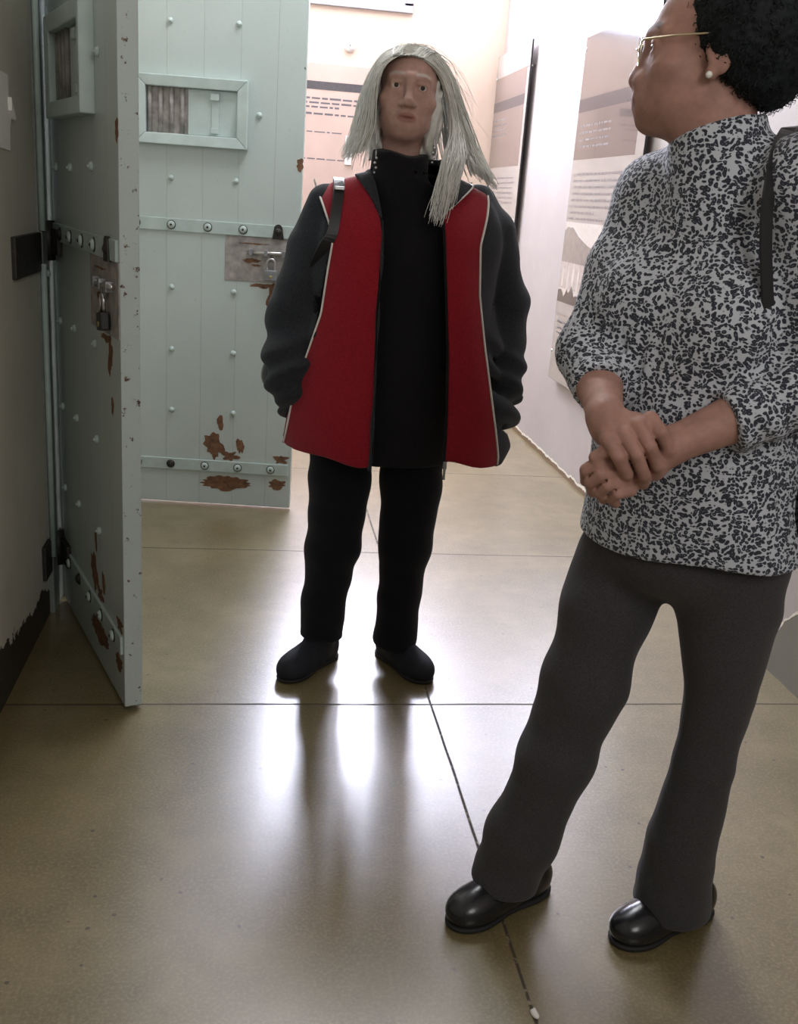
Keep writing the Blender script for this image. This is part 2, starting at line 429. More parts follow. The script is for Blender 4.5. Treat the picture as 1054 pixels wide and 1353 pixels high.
    def build(s, name, mat, parent, vox, smooth=1, attrs=None, split=None):
        V, F = s.mesh(vox, smooth)
        me = bpy.data.meshes.new(name)
        me.vertices.add(len(V)); me.vertices.foreach_set('co', V.astype(np.float32).ravel())
        me.loops.add(len(F)*4); me.polygons.add(len(F))
        me.loops.foreach_set('vertex_index', F.astype(np.int32).ravel())
        me.polygons.foreach_set('loop_start', np.arange(0, len(F)*4, 4, dtype=np.int32))
        me.polygons.foreach_set('use_smooth', np.ones(len(F), bool))
        me.update(calc_edges=True); me.validate()
        for k, fnc in (attrs or {}).items():
            at = me.attributes.new(k, 'FLOAT', 'POINT'); at.data.foreach_set('value', fnc(V).astype(np.float32))
        return link(name, me, mat, parent)
def sstep(x, a, b):
    t = np.clip((x-a)/(b-a), 0, 1); return t*t*(3-2*t)
def rotm(ax, deg):
    c, s_ = math.cos(math.radians(deg)), math.sin(math.radians(deg))
    return np.array({'x': [[1, 0, 0], [0, c, -s_], [0, s_, c]], 'y': [[c, 0, s_], [0, 1, 0], [-s_, 0, c]], 'z': [[c, -s_, 0], [s_, c, 0], [0, 0, 1]]}[ax])
def facing(fx, fy, pitch=0., roll=0.):
    """columns: left, forward, up"""
    l = math.hypot(fx, fy); fx /= l; fy /= l
    A = np.array([[-(-fy)*1.0, fx, 0], [-fx*1.0, fy, 0], [0, 0, 1.0]])
    A[:, 0] = (-fy, fx, 0)
    # left = up x forward
    A[:, 0] = np.cross([0, 0, 1], [fx, fy, 0])
    # right-handed (X,Y,Z) needs X = forward x up, so flip to right
    A[:, 0] = -A[:, 0]
    return A@rotm('x', pitch)@rotm('y', roll)
def loft(tab, f, n=2.0, scale=.9):
    """tab rows: z, cx, cy, half-width, front, back; f = facing; returns sdf function and its box"""
    T = np.array(tab, float); T = T[np.argsort(T[:, 0])]
    zz = np.linspace(T[0, 0], T[-1, 0], 160); sg = .016/(zz[1]-zz[0]); kx = np.arange(-60, 61); kr = np.exp(-.5*(kx/sg)**2); kr /= kr.sum()
    D = np.stack([zz]+[np.convolve(np.pad(np.interp(zz, T[:, 0], T[:, i]), 60, mode='reflect', reflect_type='odd'), kr, 'valid') for i in range(1, T.shape[1])], 1)
    T = D; f = np.array(f, float); f /= np.linalg.norm(f); sd = np.array([f[1], -f[0]])
    def val(z, i): return np.interp(z, T[:, 0], T[:, i])
    def fun(p, grow=0.):
        z = p[..., 2]; x = p[..., 0]-val(z, 1); y = p[..., 1]-val(z, 2)
        a = x*f[0]+y*f[1]; b = x*sd[0]+y*sd[1]
        w = val(z, 3)+grow; d = np.where(a > 0, val(z, 4), val(z, 5))+grow
        k0 = ((np.abs(b)/w)**n+(np.abs(a)/d)**n)**(1/n)
        g = (k0-1)*np.minimum(w, d)*scale
        return np.maximum(g, np.maximum(T[0, 0]-z, z-T[-1, 0]))
    m = max(T[:, 3:6].max(), .05)*1.2
    lo = (T[:, 1].min()-m, T[:, 2].min()-m, T[0, 0]); hi = (T[:, 1].max()+m, T[:, 2].max()+m, T[-1, 0])
    fun.val = val; fun.f = f; fun.sd = sd; fun.n = n
    return fun, lo, hi
def folds(amp, fx, fy, fz, ph=0., warp=3.):
    def f(p):
        x, y, z = p[..., 0], p[..., 1], p[..., 2]
        u = np.sin(fx*x+fy*y+fz*z+ph+warp*np.sin(9*x+7*z+ph))
        v = np.sin(.6*fx*x-.5*fy*y+1.3*fz*z+2.1*ph+warp*.7*np.sin(11*z-6*x+5*y))
        return amp*(.6*u+.4*v)
    return f
BIG = ((-9, -9, -9), (9, 9, 9))

# ================================================================== THE ROOM
XL, XR, YB, ZC, YF = -.61, 1.585, 7.15, 3.3, -1.2
MB().box((XL-.1, YF, -.06), (XR+.1, YB+.1, 0)).build('floor', 'floor')['kind'] = 'structure'
MB().box((XR, YF, 0), (XR+.1, YB+.1, ZC)).build('wall_right', 'wall_r')['kind'] = 'structure'
MB().box((XL-.1, YF, 0), (XL, YB+.1, ZC)).build('wall_left', 'wall_l')['kind'] = 'structure'
WX0, WX1, WZ0, WZ1 = -.35, .93, 2.50, 3.22
b = MB(); b.box((XL, YB, 0), (XR, YB+.1, WZ0)); b.box((XL, YB, WZ1), (XR, YB+.1, ZC)); b.box((XL, YB, WZ0), (WX0, YB+.1, WZ1)); b.box((WX1, YB, WZ0), (1.02, YB+.1, WZ1)); b.box((1.50, YB, WZ0), (XR, YB+.1, WZ1)); b.box((1.02, YB, WZ0), (1.50, YB+.1, 2.64))
b.build('wall_back', 'wall_b')['kind'] = 'structure'
MB().box((XL-.1, YF, ZC), (XR+.1, YB+.1, ZC+.06)).build('ceiling', 'ceil')['kind'] = 'structure'
# high window over the back wall
w = empty('window_1', ((WX0+WX1)/2, YB, WZ0), kind='structure')
b = MB()
for lo, hi in (((WX0-.04, YB-.03, WZ0-.04), (WX1+.02, YB+.03, WZ0+.02)), ((WX0-.04, YB-.03, WZ1-.02), (WX1+.02, YB+.03, WZ1+.03)),
               ((WX0-.04, YB-.03, WZ0), (WX0+.03, YB+.03, WZ1)), ((WX1-.04, YB-.03, WZ0), (WX1+.02, YB+.03, WZ1)), ((.27, YB-.02, WZ0), (.31, YB+.03, WZ1))):
    b.box(lo, hi, 0, .004)
b.build('window_frame', 'alu', w)
MB().box((WX0, YB+.03, WZ0), (WX1, YB+.045, WZ1)).build('window_pane', 'pane', w)

w = empty('added_window_2', (1.26, YB, 2.64), kind='structure')  # unseen window added to spread the light streak on the floor
b = MB()
for lo, hi in (((1.0, YB-.02, 2.62), (1.52, YB+.03, 2.66)), ((1.0, YB-.02, WZ1-.02), (1.52, YB+.03, WZ1+.03)), ((1.0, YB-.02, 2.66), (1.04, YB+.03, WZ1)), ((1.48, YB-.02, 2.66), (1.52, YB+.03, WZ1))):
    b.box(lo, hi, 0, .004)
b.build('window_frame', 'alu', w)
MB().box((1.02, YB+.03, 2.64), (1.50, YB+.045, WZ1)).build('window_pane', 'pane', w)
# steel jamb of the near cell door on the left wall
jm = tag(empty('trim_1', (XL, 3.05, 0)), kind='structure')
MB().box((XL-.01, 2.99, 0), (XL+.014, 3.20, 2.06), 0, .003).build('jamb_plate', 'jamb', jm)
b = MB(); b.tube([(XL+.016, 2.985, 0.19), (XL+.016, 2.985, 1.06)], .0085, 10); b.tube([(XL+.016, 2.985, 1.15), (XL+.016, 2.985, 2.06)], .0085, 10)
b.build('jamb_bead', 'strap', jm)
MB().box((XL-.01, 3.13, 0), (XL+.046, 3.205, 2.06), 0, .002).build('jamb_lip', 'jamb', jm)  # lip widened to cover the bright gap, shade in its colour
b = MB(); b.lathe((XL+.014, 3.04, 1.03), [(.010, 0), (.010, .004), (.006, .009), (.001, .011)], 0, 12); b.build('bolt_head', 'minth', jm)

# ------------------------------------------------------------------ cell doors
def ragged(cx, cz, rx, rz, n=26, j=.25, seed=0):
    r = random.Random(seed); out = []; n *= 2; ks = [r.uniform(-j, j) for _ in range(n)]
    for i in range(n):
        a = 2*PI*i/n; k = 1+.38*(ks[i-1]+ks[i]+ks[(i+1) % n])+.15*ks[i]; out.append((cx+rx*k*math.cos(a), cz+rz*k*math.sin(a)))
    return out
def cell_door(name, origin, u):
    """local frame: x from the free edge to the hinge, y out of the face that shows, z up"""
    D = empty(name, (origin[0], origin[1], 0), math.atan2(u[1], u[0]), kind='structure')
    Wd, T, Hh = .772, .046, 2.02
    bld = lambda mb, nm, mt, par=D: mb.build(nm, mt, par, False)
    bld(MB().box((0, -T, .012), (Wd, 0, Hh), 0, .003), 'door_leaf', 'mint')
    # straps and their bolts
    for zc, n0 in ((1.146, 0), (.178, 1)):
        st = bld(MB().box((.012, -.001, zc-.024), (Wd+.02, .007, zc+.024), 0, .002), 'strap', 'strap')
        for i, x in enumerate((.085, .223, .361, .503, .64)):
            bld(MB().lathe((x, .0065, zc), [(.0175, 0), (.0175, .0022), (.015, .003)], 1, 18), 'washer', 'dark', st)
            b = MB(); b.lathe((x, .0085, zc), [(.0145, 0), (.0145, .003), (.012, .006), (.009, .008)], 1, 16)
            bld(b, 'bolt', 'dark' if (i*7+n0*3) % 4 == 0 else 'strap', st)
            bld(MB().lathe((x, .016, zc), [(.005, 0), (.003, .003)], 1, 10), 'bolt_tip', 'dark', st)
    for x, z in ((.51, 1.874), (.256, 1.88), (.172, 1.569), (.506, 1.32), (.256, 1.325), (.502, .906), (.255, .902), (.501, .658), (.252, .657), (.5, .408), (.247, .409), (.7, 1.87), (.7, 1.32), (.7, .9), (.7, .65), (.7, .4)):
        b = MB(); b.lathe((x, -.001, z), [(.0105, 0), (.0115, .004), (.009, .009), (.004, .011)], 1, 12); b.lathe((x, .009, z), [(.004, 0), (.003, .004)], 1, 8)
        bld(b, 'rivet', 'minth')
    # viewing hatch: four mitred frame sides, grille behind, sliding plate with its handle
    hx0, hx1, hz0, hz1 = .213, .637, 1.44, 1.685; fw = .04; d = .036
    ix0, ix1, iz0, iz1 = hx0+fw, hx1-fw, hz0+fw, hz1-fw
    H = MB(); fo = [(hx0, hz0), (hx1, hz0), (hx1, hz1), (hx0, hz1)]; fi = [(ix0, iz0), (ix1, iz0), (ix1, iz1), (ix0, iz1)]
    for i in range(4):
        j = (i+1) % 4; q = [fo[i], fo[j], fi[j], fi[i]]
        V = [(x, -.001, z) for x, z in q]+[(x, d-(.004 if k > 1 else 0), z) for k, (x, z) in enumerate(q)]
        H.add(V, [(0, 1, 2, 3), (7, 6, 5, 4), (0, 4, 5, 1), (1, 5, 6, 2), (2, 6, 7, 3), (3, 7, 4, 0)])
    hatch = bld(H, 'viewing_hatch', 'minth')
    m = hatch.modifiers.new('bevel', 'BEVEL'); m.width = .003; m.segments = 2; m.limit_method = 'ANGLE'
    xm = .44
    g = MB(); g.box((xm-.01, .0005, iz0), (ix1, .002, iz1))
    for k in range(4):
        x = xm+.022+k*.041; g.tube([(x, .008, iz0), (x, .008, iz1)], .0085, 10)
    bld(g, 'grille', 'bare', hatch)
    sl = bld(MB().box((ix0-.004, .0035, iz0+.002), (xm, .0085, iz1-.002), 0, .001), 'slide_plate', 'minth', hatch)
    g = MB(); xc = .338; g.box((xc-.014, .008, 1.508), (xc+.014, .013, 1.62), 0, .002); g.box((xc-.016, .008, 1.607), (xc+.018, .024, 1.632), 0, .003); g.box((xc-.014, .008, 1.49), (xc+.016, .02, 1.51), 0, .003)
    bld(g, 'slide_handle', 'minth', hatch)
    # worn steel plate round the lock, staple, sliding bolt
    g = MB(); g.box((.004, -.001, .948), (.292, .0025, 1.121), 0, .001)
    pl = bld(g, 'lock_plate', 'bare')
    for i, (cx, cz, rx, rz) in enumerate(((.19, 1.03, .03, .008), (.17, 1.012, .02, .005), (.18, 1.095, .05, .003), (.12, .985, .012, .014))):
        bld(MB().prism([(b_, a_) for a_, b_ in ragged(cx, cz, rx, rz, 18, .4, i)], 1, .0024, .0032), 'rust_patch', 'rust', pl)
    g = MB(); g.tube([(.025, .012, 1.066), (.205, .012, 1.061)], .0065, 10)
    bt = bld(g, 'sliding_bolt', 'steel', pl)
    g = MB()
    for x in (.06, .13, .19): g.box((x-.007, .002, 1.05), (x+.007, .0205, 1.075), 0, .002)
    bld(g, 'bolt_guide', 'lockbody', pl)
    g = MB(); g.tube([(.108+.013*math.cos(a), .012, 1.046+.013*math.sin(a)) for a in np.linspace(0, 2*PI, 17)[:-1]], .0032, 6, 0, True)
    bld(g, 'staple', 'bare', pl)
    # keyhole escutcheon and end cap where the strap is cut back
    g = MB(); g.prism([(z, x) for x, z in [(.062, 1.118)]+[(.085+.017*math.cos(a), 1.158+.017*math.sin(a)) for a in np.linspace(0, PI, 9)][::-1]+[(.108, 1.118)]], 1, .003, .012)
    bld(g, 'strap_end', 'dark', pl)
    # places where the paint has come off
    for i, (cx, cz, rx, rz, n, j) in enumerate(((.276, .107, .10, .031, 34, .2), (.055, .112, .036, .022, 24, .25), (.326, .262, .038, .05, 22, .45), (.255, .225, .03, .02, 20, .5), (.30, .36, .012, .03, 12, .5), (.215, .27, .013, .03, 14, .5), (.045, .222, .028, .018, 20, .5), (.14, .935, .05, .009, 16, .5), (.10, .90, .02, .05, 18, .5), (.085, .78, .012, .02, 16, .5), (.01, 1.4, .014, .022, 16, .5))):
        bld(MB().prism([(z, x) for x, z in ragged(cx, cz, rx, rz, n, j, 31+i)], 1, -.0005, .0007), 'bare_patch', 'rust')
    # hinge barrels on the far side
    for zc in (1.12, .19):
        g = MB(); g.tube([(Wd-.005, .018, zc-.055), (Wd-.005, .018, zc+.055)], .022, 14); g.box((Wd-.12, -.002, zc-.035), (Wd, .014, zc+.035), 0, .003)
        bld(g, 'hinge', 'dark')
    return D
A1 = np.array([-.307, 2.365]); U1 = np.array([-.357, .9341])
cell_door('door_1', A1, U1)
A2 = np.array([.159, 4.11]); U2 = np.array([-.9933, .1165])
cell_door('door_2', A2, U2)
# hinge plates bolted on the wall beside door_1
for zc, y0 in ((1.095, 2.68), (.195, 2.9)):
    o = MB().box((XL-.01, y0, zc-.055), (XL+.012, 3.10, zc+.05), 0, .004).build('trim_2', 'dark'); o['kind'] = 'structure'

def padlock(origin, u, x, ztop, label, tilt=0., body='lockbody', s=1.):
    L = empty('padlock', (0, 0, 0), 0., label, 'padlock')
    n = np.array([-u[1], u[0]]); c = np.array([origin[0]+u[0]*x+n[0]*.016, origin[1]+u[1]*x+n[1]*.016, ztop])
    L.location = c; L.rotation_euler = (0, tilt, math.atan2(u[1], u[0]))
    r = .0155*s; g = MB()
    arc = [(r*math.cos(a), 0, -r*.9+r*math.sin(a)) for a in np.linspace(0, PI, 13)]
    g.tube([(r, 0, -.042*s)]+arc+[(-r, 0, -.042*s)], .0042*s, 10)
    g.build('shackle', 'steel', L, False)
    MB().box((-.025*s, -.011*s, -.083*s), (.025*s, .011*s, -.040*s), 0, .005*s).build('lock_body', body, L, False)
    MB().lathe((0, .0105*s, -.068*s), [(.007*s, 0), (.007*s, .002), (.004*s, .0025)], 1, 14).build('key_plug', 'brass', L, False)
padlock(A2, U2, .108, 1.040, 'small steel padlock hanging from the bolt of the pale mint cell door')
padlock(A1, U1, .108, 1.040, 'dark padlock with bright shackle on the half-open shadowed cell door at left', .12, 'black')

# ------------------------------------------------------------------ exhibition panels
def words(mb, a0, a1, z, h, x, seed, mi=0, ax=0, thin=.0006, sgn=-1):
    """a row of illegible printed words along the panel"""
    r = random.Random(seed); a = a0; d = 1 if a1 > a0 else -1
    while (a1-a)*d > .02:
        l = min(r.uniform(.018, .075), abs(a1-a)); lo, hi = sorted((a, a+d*l))
        if ax == 0: mb.box((x-thin, lo, z), (x, hi, z+h*r.uniform(.75, 1.)), mi)
        else: mb.box((lo, x-thin, z), (hi, x, z+h*r.uniform(.75, 1.)), mi)
        a += d*(l+.012)
def info_panel(y0, y1, z0, z1, label, which):
    xp = 1.545
    E_ = empty('exhibition_board', (xp, (y0+y1)/2, z0), 0, label, 'information panel', 'exhibition panels on the right wall')
    MB().box((xp, y0, z0), (xp+.008, y1, z1), 0, .0015).build('board', 'board', E_)
    MB().box((xp-.0005, y0-.004, z0), (xp+.010, y0, z1), 0, .001).build('edge_strip', 'black', E_)
    sp = MB()
    zt = 2.11
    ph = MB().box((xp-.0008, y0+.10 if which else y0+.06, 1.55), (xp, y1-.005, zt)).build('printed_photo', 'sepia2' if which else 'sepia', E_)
    MB().box((xp-.0014, y0+.10 if which else y0+.06, 1.77 if which else 1.90), (xp-.0008, y1-.005, 1.83 if which else 1.96)).build('title_and_reflection_band', 'bandp', ph)  # here a dark band reflected in the gloss, painted on like print
    t = MB()
    for k in range(4): words(t, y1-.06, y0+.45, (1.70 if which else 1.84)-.032*k, .010, xp-.0008, 40+k)
    t.build('photo_text', 'ink', E_); t = MB()
    for k in range(7): words(t, y1-.05, y0+.14 if k < 6 else y0+.55, 1.475-.030*k, .013, xp, 60+k+9*which)
    t.build('body_text', 'ink', E_); t = MB(); words(t, y1-.05, y0+.2, 1.268, .011, xp, 77); t.build('picture_credit', 'ink', E_)
    if which:
        t = MB(); r = random.Random(3)           # bold heading, letters too blurred to read
        y = 5.125
        for k, wd in enumerate((.022, .03, .026, .03, .028, .028, .026, .02)):
            z = 2.150
            t.box((xp-.0006, y-wd*.35, z), (xp, y, z+.026))
            t.box((xp-.0006, y-wd*.85, z), (xp, y-wd*.6, z+.026)); t.box((xp-.0006, y-wd*.85, z+(.009 if k % 2 else .02)), (xp, y, z+(.015 if k % 2 else .026)))
            y -= wd+.006
        t.build('heading', 'inkd', E_)
    # lower picture: a broad flat-topped hill, pale figures in a row, dark scrub
    yy = lambda f: y1-.008-(y1-y0-.02)*f
    pic = MB().box((xp-.0006, yy(1), .80), (xp, yy(0), 1.255 if which else 1.24)).build('lower_picture', 'plight', E_)
    hill = [(0, 1.21), (.05, 1.232), (.1, 1.228), (.14, 1.232), (.25, 1.19), (.4, 1.155), (.6, 1.125), (.8, 1.105), (1, 1.10), (1, .94), (0, .94)]
    MB().prism([(yy(f), z) for f, z in hill], 0, xp-.0012, xp-.0006).build('printed_hill', 'pmount', pic)
    MB().box((xp-.0016, yy(1), .93), (xp-.0011, yy(0), 1.06)).build('printed_field', 'pmid', pic)
    g = MB(); r = random.Random(8)
    for k in range(11):
        f = .06+.088*k; h = r.uniform(.10, .135); zz = .93+r.uniform(-.01, .01); wd = r.uniform(.020, .028)
        c = yy(f); g.prism([(c-wd*.5, zz), (c+wd*.6, zz), (c+wd*.8, zz+h*.45), (c+wd*.5, zz+h*.8), (c+wd*.22, zz+h*.84), (c+wd*.22, zz+h), (c-wd*.22, zz+h), (c-wd*.22, zz+h*.84), (c-wd*.6, zz+h*.8), (c-wd*.7, zz+h*.4)], 0, xp-.0022, xp-.0016)
    g.build('printed_figures', 'plight', pic)
    scrub = [(yy(f), .905+.03*math.sin(f*47)*math.sin(f*19)+.02*r.random()) for f in np.linspace(0, 1, 40)]
    MB().prism(scrub+[(yy(1), .86), (yy(0), .86)], 0, xp-.0026, xp-.002).build('printed_scrub', 'pdark', pic)
    MB().box((xp-.0024, yy(1), .80), (xp-.0016, yy(0), .862)).build('printed_ground', 'pgrey', pic)
    t = MB(); words(t, y1-.05, y0+.55, .755, .014, xp, 90); words(t, y1-.05, y0+.3, .725, .011, xp, 91); words(t, y1-.05, y0+.35, .70, .011, xp, 92)
    t.build('caption', 'inkd', E_)
    for (yv, zv) in ((y0+.03, z1-.14), (y1-.012, z1-.14), (y0+.03, z0+.14), (y1-.012, z0+.14)):
        g = MB(); g.lathe((xp-.004, yv, zv), [(.007, 0), (.009, .002), (.009, .004)], 0, 14); g.cyl((xp, yv, zv), (XR, yv, zv), .006, None, 10)
        g.build('standoff', 'steel', E_)
info_panel(6.25, 7.135, .46, 2.25, 'tall glossy panel on the right wall nearest the far corner, with brown photo', 0)
info_panel(4.19, 5.165, .46, 2.20, 'large glossy panel on the right wall behind the patterned-top woman, with hill picture', 1)
# panel on the back wall
bp = empty('exhibition_board', (.3, YB, .5), 0, 'pinkish text board on the far end wall beside the grey-haired woman', 'information panel')
MB().box((-.30, YB-.02, .5), (.80, YB-.002, 2.115), 0, .002).build('board', 'pk', bp)
bd = MB(); bd.box((-.27, YB-.0215, 1.955), (.665, YB-.02, 2.005)); bd.build('title_and_reflection_band', 'bandp', bp)
t = MB()
for k, (e, z) in enumerate(((.66, 1.895), (.64, 1.868), (.50, 1.842), (.62, 1.80))): words(t, -.25, e, z, .013, YB-.02, 110+k, 0, 1)
t.build('body_text', 'inkd', bp)
for k in range(2): t = MB(); words(t, -.2, .55, 1.69-.17*k, .008, YB-.02, 130+k, 0, 1); t.build('small_text', 'inkd', bp)
for x in (-.25, .75):
    for z in (.56, 2.06): MB().lathe((x, YB-.001, z), [(.008, 0), (.008, -.021), (.011, -.021), (.009, -.025)], 1, 14).build('fixing_screw', 'steel', bp)
s_ = empty('ceiling_sensor', (.551, YB, 2.23), 0, 'small round white fitting high on the peach end wall', 'wall fitting')
s_.name = 'wall_sensor'
b = MB(); b.lathe((.551, YB, 2.23), [(.034, 0), (.034, -.012), (.026, -.03), (.012, -.036)], 1, 20); b.build('housing', 'white', s_)
MB().lathe((.551, YB-.036, 2.235), [(.006, 0), (.005, -.004)], 1, 10).build('lens_dot', 'inkd', s_)
s_ = empty('light_switch', (.578, YB-.02, 1.60), 0, 'narrow white switch plate on the end wall left of the grey hair', 'light switch')
MB().box((.552, YB-.032, 1.50), (.600, YB-.0195, 1.685), 0, .003).build('switch_plate', 'white', s_)
MB().box((.572, YB-.038, 1.58), (.584, YB-.03, 1.61), 0, .002).build('rocker', 'white', s_)
# notice taped on the left wall
nt = empty('paper_notice', (XL, 2.6, 1.34), 0, 'torn white paper notice stuck on the grey left wall', 'paper notice')
q = [(2.40, 1.36), (2.705, 1.348), (2.712, 1.40), (2.735, 1.43), (2.71, 1.48), (2.712, 1.52), (2.40, 1.53)]
MB().prism(q, 0, XL, XL+.003).build('sheet', 'paper', nt)
MB().prism([(2.70, 1.47), (2.742, 1.425), (2.735, 1.421), (2.70, 1.44)], 0, XL+.003, XL+.012).build('torn_flap', 'paper', nt)
# pale chip lying in the floor joint
p0 = on(706, 1342, 2, 0)
g = SDF(); g.ell((p0[0], p0[1], .0035), (.006, .011, .005), rotm('z', 20)); g.ell((p0[0]+.002, p0[1]+.008, .003), (.003, .007, .003), k=.003)
o = g.build('paint_chip', 'white', None, .0015, 0); tag(o, 'tiny white paint chip lying in the floor joint at the front', 'paint chip')
# ceiling light, just out of view above the right wall
cl = empty('ceiling_light', (.5, 3.6, ZC), 0, 'flat white ceiling light near the right wall', 'ceiling light')
MB().box((.1, 2.9, ZC-.06), (.9, 4.3, ZC), 0, .006).build('housing', 'white', cl)
MB().box((.13, 2.93, ZC-.068), (.87, 4.27, ZC-.058)).build('diffuser', 'lamp', cl)

# ================================================================== PEOPLE
def head_ops(S, jaw=0., nose_w=1., lips=1., cheek=1., chin_y=0., nose_y=0., jaw_w=1., slit=1., mouth_w=1.):
    """local frame: x to one side, y forward, z up, origin between the eyes' level and the ears"""
    S.ell((0, -.012, .030), (.071, .092, .072), k=0)
    S.ell((0, .026, -.025), (.060, .062, .085), k=.03)
    S.ell((0, .030+jaw*.5, -.072), (.050*jaw_w, .050, .042), k=.03)
    S.ell((0, .066+chin_y, -.098), (.019, .018, .016), k=.028)
    for s in (-1, 1):
        S.ell((s*.046*cheek, .052, -.028), (.020, .020, .017), k=.022)
        S.cap((s*.010, .085, .019), (s*.044, .066, .018), .0085, .007, k=.016)
        S.ell((s*.032, .0965, -.002), (.0185, .021, .0145), k=.014, mode='s')
        S.ell((s*.0315, .0705, 0), (.0148, .0148, .0135), k=.004)
        S.ell((s*.0315, .088, -.001), (.0135, .012, .0052*slit), k=.003, mode='s')
        S.cap((s*.020, .082, .0085), (s*.043, .076, .006), .0035, .003, k=.006)
        S.cap((s*.020, .080, -.015), (s*.043, .073, -.013), .004, .003, k=.008)
    S.cap((0, .086, .010), (0, .106+nose_y, -.036), .0068, .0098*nose_w**.5, k=.012)
    S.ell((0, .108+nose_y, -.040), (.0115*nose_w, .011, .0098), k=.008)
    for s in (-1, 1):
        S.ell((s*.0135*nose_w, .097+nose_y*.7, -.0435), (.0085*nose_w, .0105, .008), k=.007)
        S.ell((s*.0075*nose_w, .1055+nose_y, -.0515), (.0042*nose_w, .006, .0036), k=.003, mode='s')
    y = .086+jaw
    S.ell((0, y-.012, -.072), (.030, .020, .022), k=.016)
    for s in (-1, 1):
        S.cap((0, y+.0055, -.0665), (s*.012, y+.0035, -.0660), .0050*lips, .0045*lips, k=.005)
        S.cap((s*.012, y+.0035, -.0660), (s*.024*mouth_w, y-.007, -.0705), .0045*lips, .0022*lips, k=.005)
        S.cap((0, y+.003, -.0785), (s*.018, y-.003, -.0755), .0062*lips, .0035*lips, k=.005)
        S.cap((s*.019, .095, -.046), (s*.034, .078+jaw*.6, -.080), .0026, .002, k=.010, mode='s')
    S.ell((0, y+.012, -.0722), (.025*mouth_w, .012, .0022), k=.003, mode='s')
    for s in (-1, 1):
        A = rotm('z', s*18)@rotm('x', -12)
        S.ell((s*.077, -.012, -.012), (.0075, .0185, .0315), A, k=.008)
        S.ell((s*.084, -.008, -.008), (.005, .011, .018), A, k=.004, mode='s')
        S.ell((s*.0745, -.004, -.040), (.006, .008, .009), A, k=.006)
def head_attrs(R, t, jaw=0., lips=1.):
    R = np.array(R); t = np.array(t)
    def lip(V):
        q = (V-t)@R; y = .086+jaw
        return sstep(1-np.sqrt((q[:, 0]/.027)**2+((q[:, 2]+.0722)/.0125)**2), 0, .25)*(q[:, 1] > y-.016)
    def brow(V):
        q = (V-t)@R; ax = np.abs(q[:, 0]); zc = .0245+.004*np.sin((ax-.012)/.034*2.2)-np.clip(ax-.038, 0, 1)*.35
        return sstep(1-np.abs(q[:, 2]-zc)/.0052, 0, .5)*sstep(ax, .010, .016)*(1-sstep(ax, .045, .052))*(q[:, 1] > .04)*.75
    return {'lip': lip, 'brow': brow}
def eyes(R, t, parent):
    R = np.array(R); t = np.array(t)
    for s in (-1, 1):
        c = np.array([s*.0315, .0705, 0]); V = []; F = []; mi = []; n = 20; m = 14; r = .0126
        for i in range(m+1):
            th = PI*i/m
            for k in range(n):
                a = 2*PI*k/n; rr = r+(.0006 if th < .42 else 0)
                V.append(R@(c+np.array([rr*math.sin(th)*math.cos(a), rr*math.cos(th), rr*math.sin(th)*math.sin(a)]))+t)
        for i in range(m):
            for k in range(n):
                F.append((i*n+k, i*n+(k+1) % n, (i+1)*n+(k+1) % n, (i+1)*n+k)); mi.append(1 if i < 2 else 0)
        b = MB(); b.add(V, F, 0, True); b.mi = mi
        b.build('eye', ['eyew', 'iris'], parent)
def shoe(name, heel, toe, parent, mat, hgt=1., strap=True, ankle=None, wide=1.):
    heel = np.array([*heel[:2], 0.]); toe = np.array([*toe[:2], 0.]); L = np.linalg.norm(toe-heel); f = (toe-heel)/L
    R = np.stack([f, np.cross([0, 0, 1], f), [0, 0, 1]], 1); k = L/.25
    def g(S): return S.frame(R, heel)
    S = g(SDF())
    S.ell((.190*k, 0, .030), (.062*k, .044*wide, .034*hgt), k=0); S.ell((.125*k, 0, .036), (.09*k, .038*wide, .042*hgt), k=.02); S.ell((.045*k, 0, .040), (.048*k, .034*wide, .045*hgt), k=.02)
    S.cap((.09*k, 0, .055*hgt), (.075*k, 0, .075*hgt), .034, .034, k=.02)
    if ankle is not None: S.frame(); S.cap(heel+f*.075*k+np.array([0, 0, .06]), ankle, .036, .04, k=.02); g(S)
    if strap:
        S.cap((.135*k, -.034*wide, .055), (.135*k, .034*wide, .055), .006, .006, k=.003); S.cap((.128*k, -.02, .072*hgt), (.128*k, .02, .072*hgt), .008, .008, k=.006)
    hz = heel[2]
    S.fn(lambda p: .010-p[..., 2], *BIG, k=.003, mode='i')
    o = S.build(name, mat, parent, .003, 2)
    S = g(SDF())
    S.ell((.187*k, 0, .010), (.064*k, .0435*wide, .03), k=0); S.ell((.11*k, 0, .010), (.09*k, .033*wide, .03), k=.02); S.ell((.045*k, 0, .010), (.050*k, .034*wide, .03), k=.02)
    S.fn(lambda p: np.abs(p[..., 2]-.0060)-.0058, *BIG, k=.004, mode='i')
    S.build('sole', 'sole', o, .003, 1)
    return o
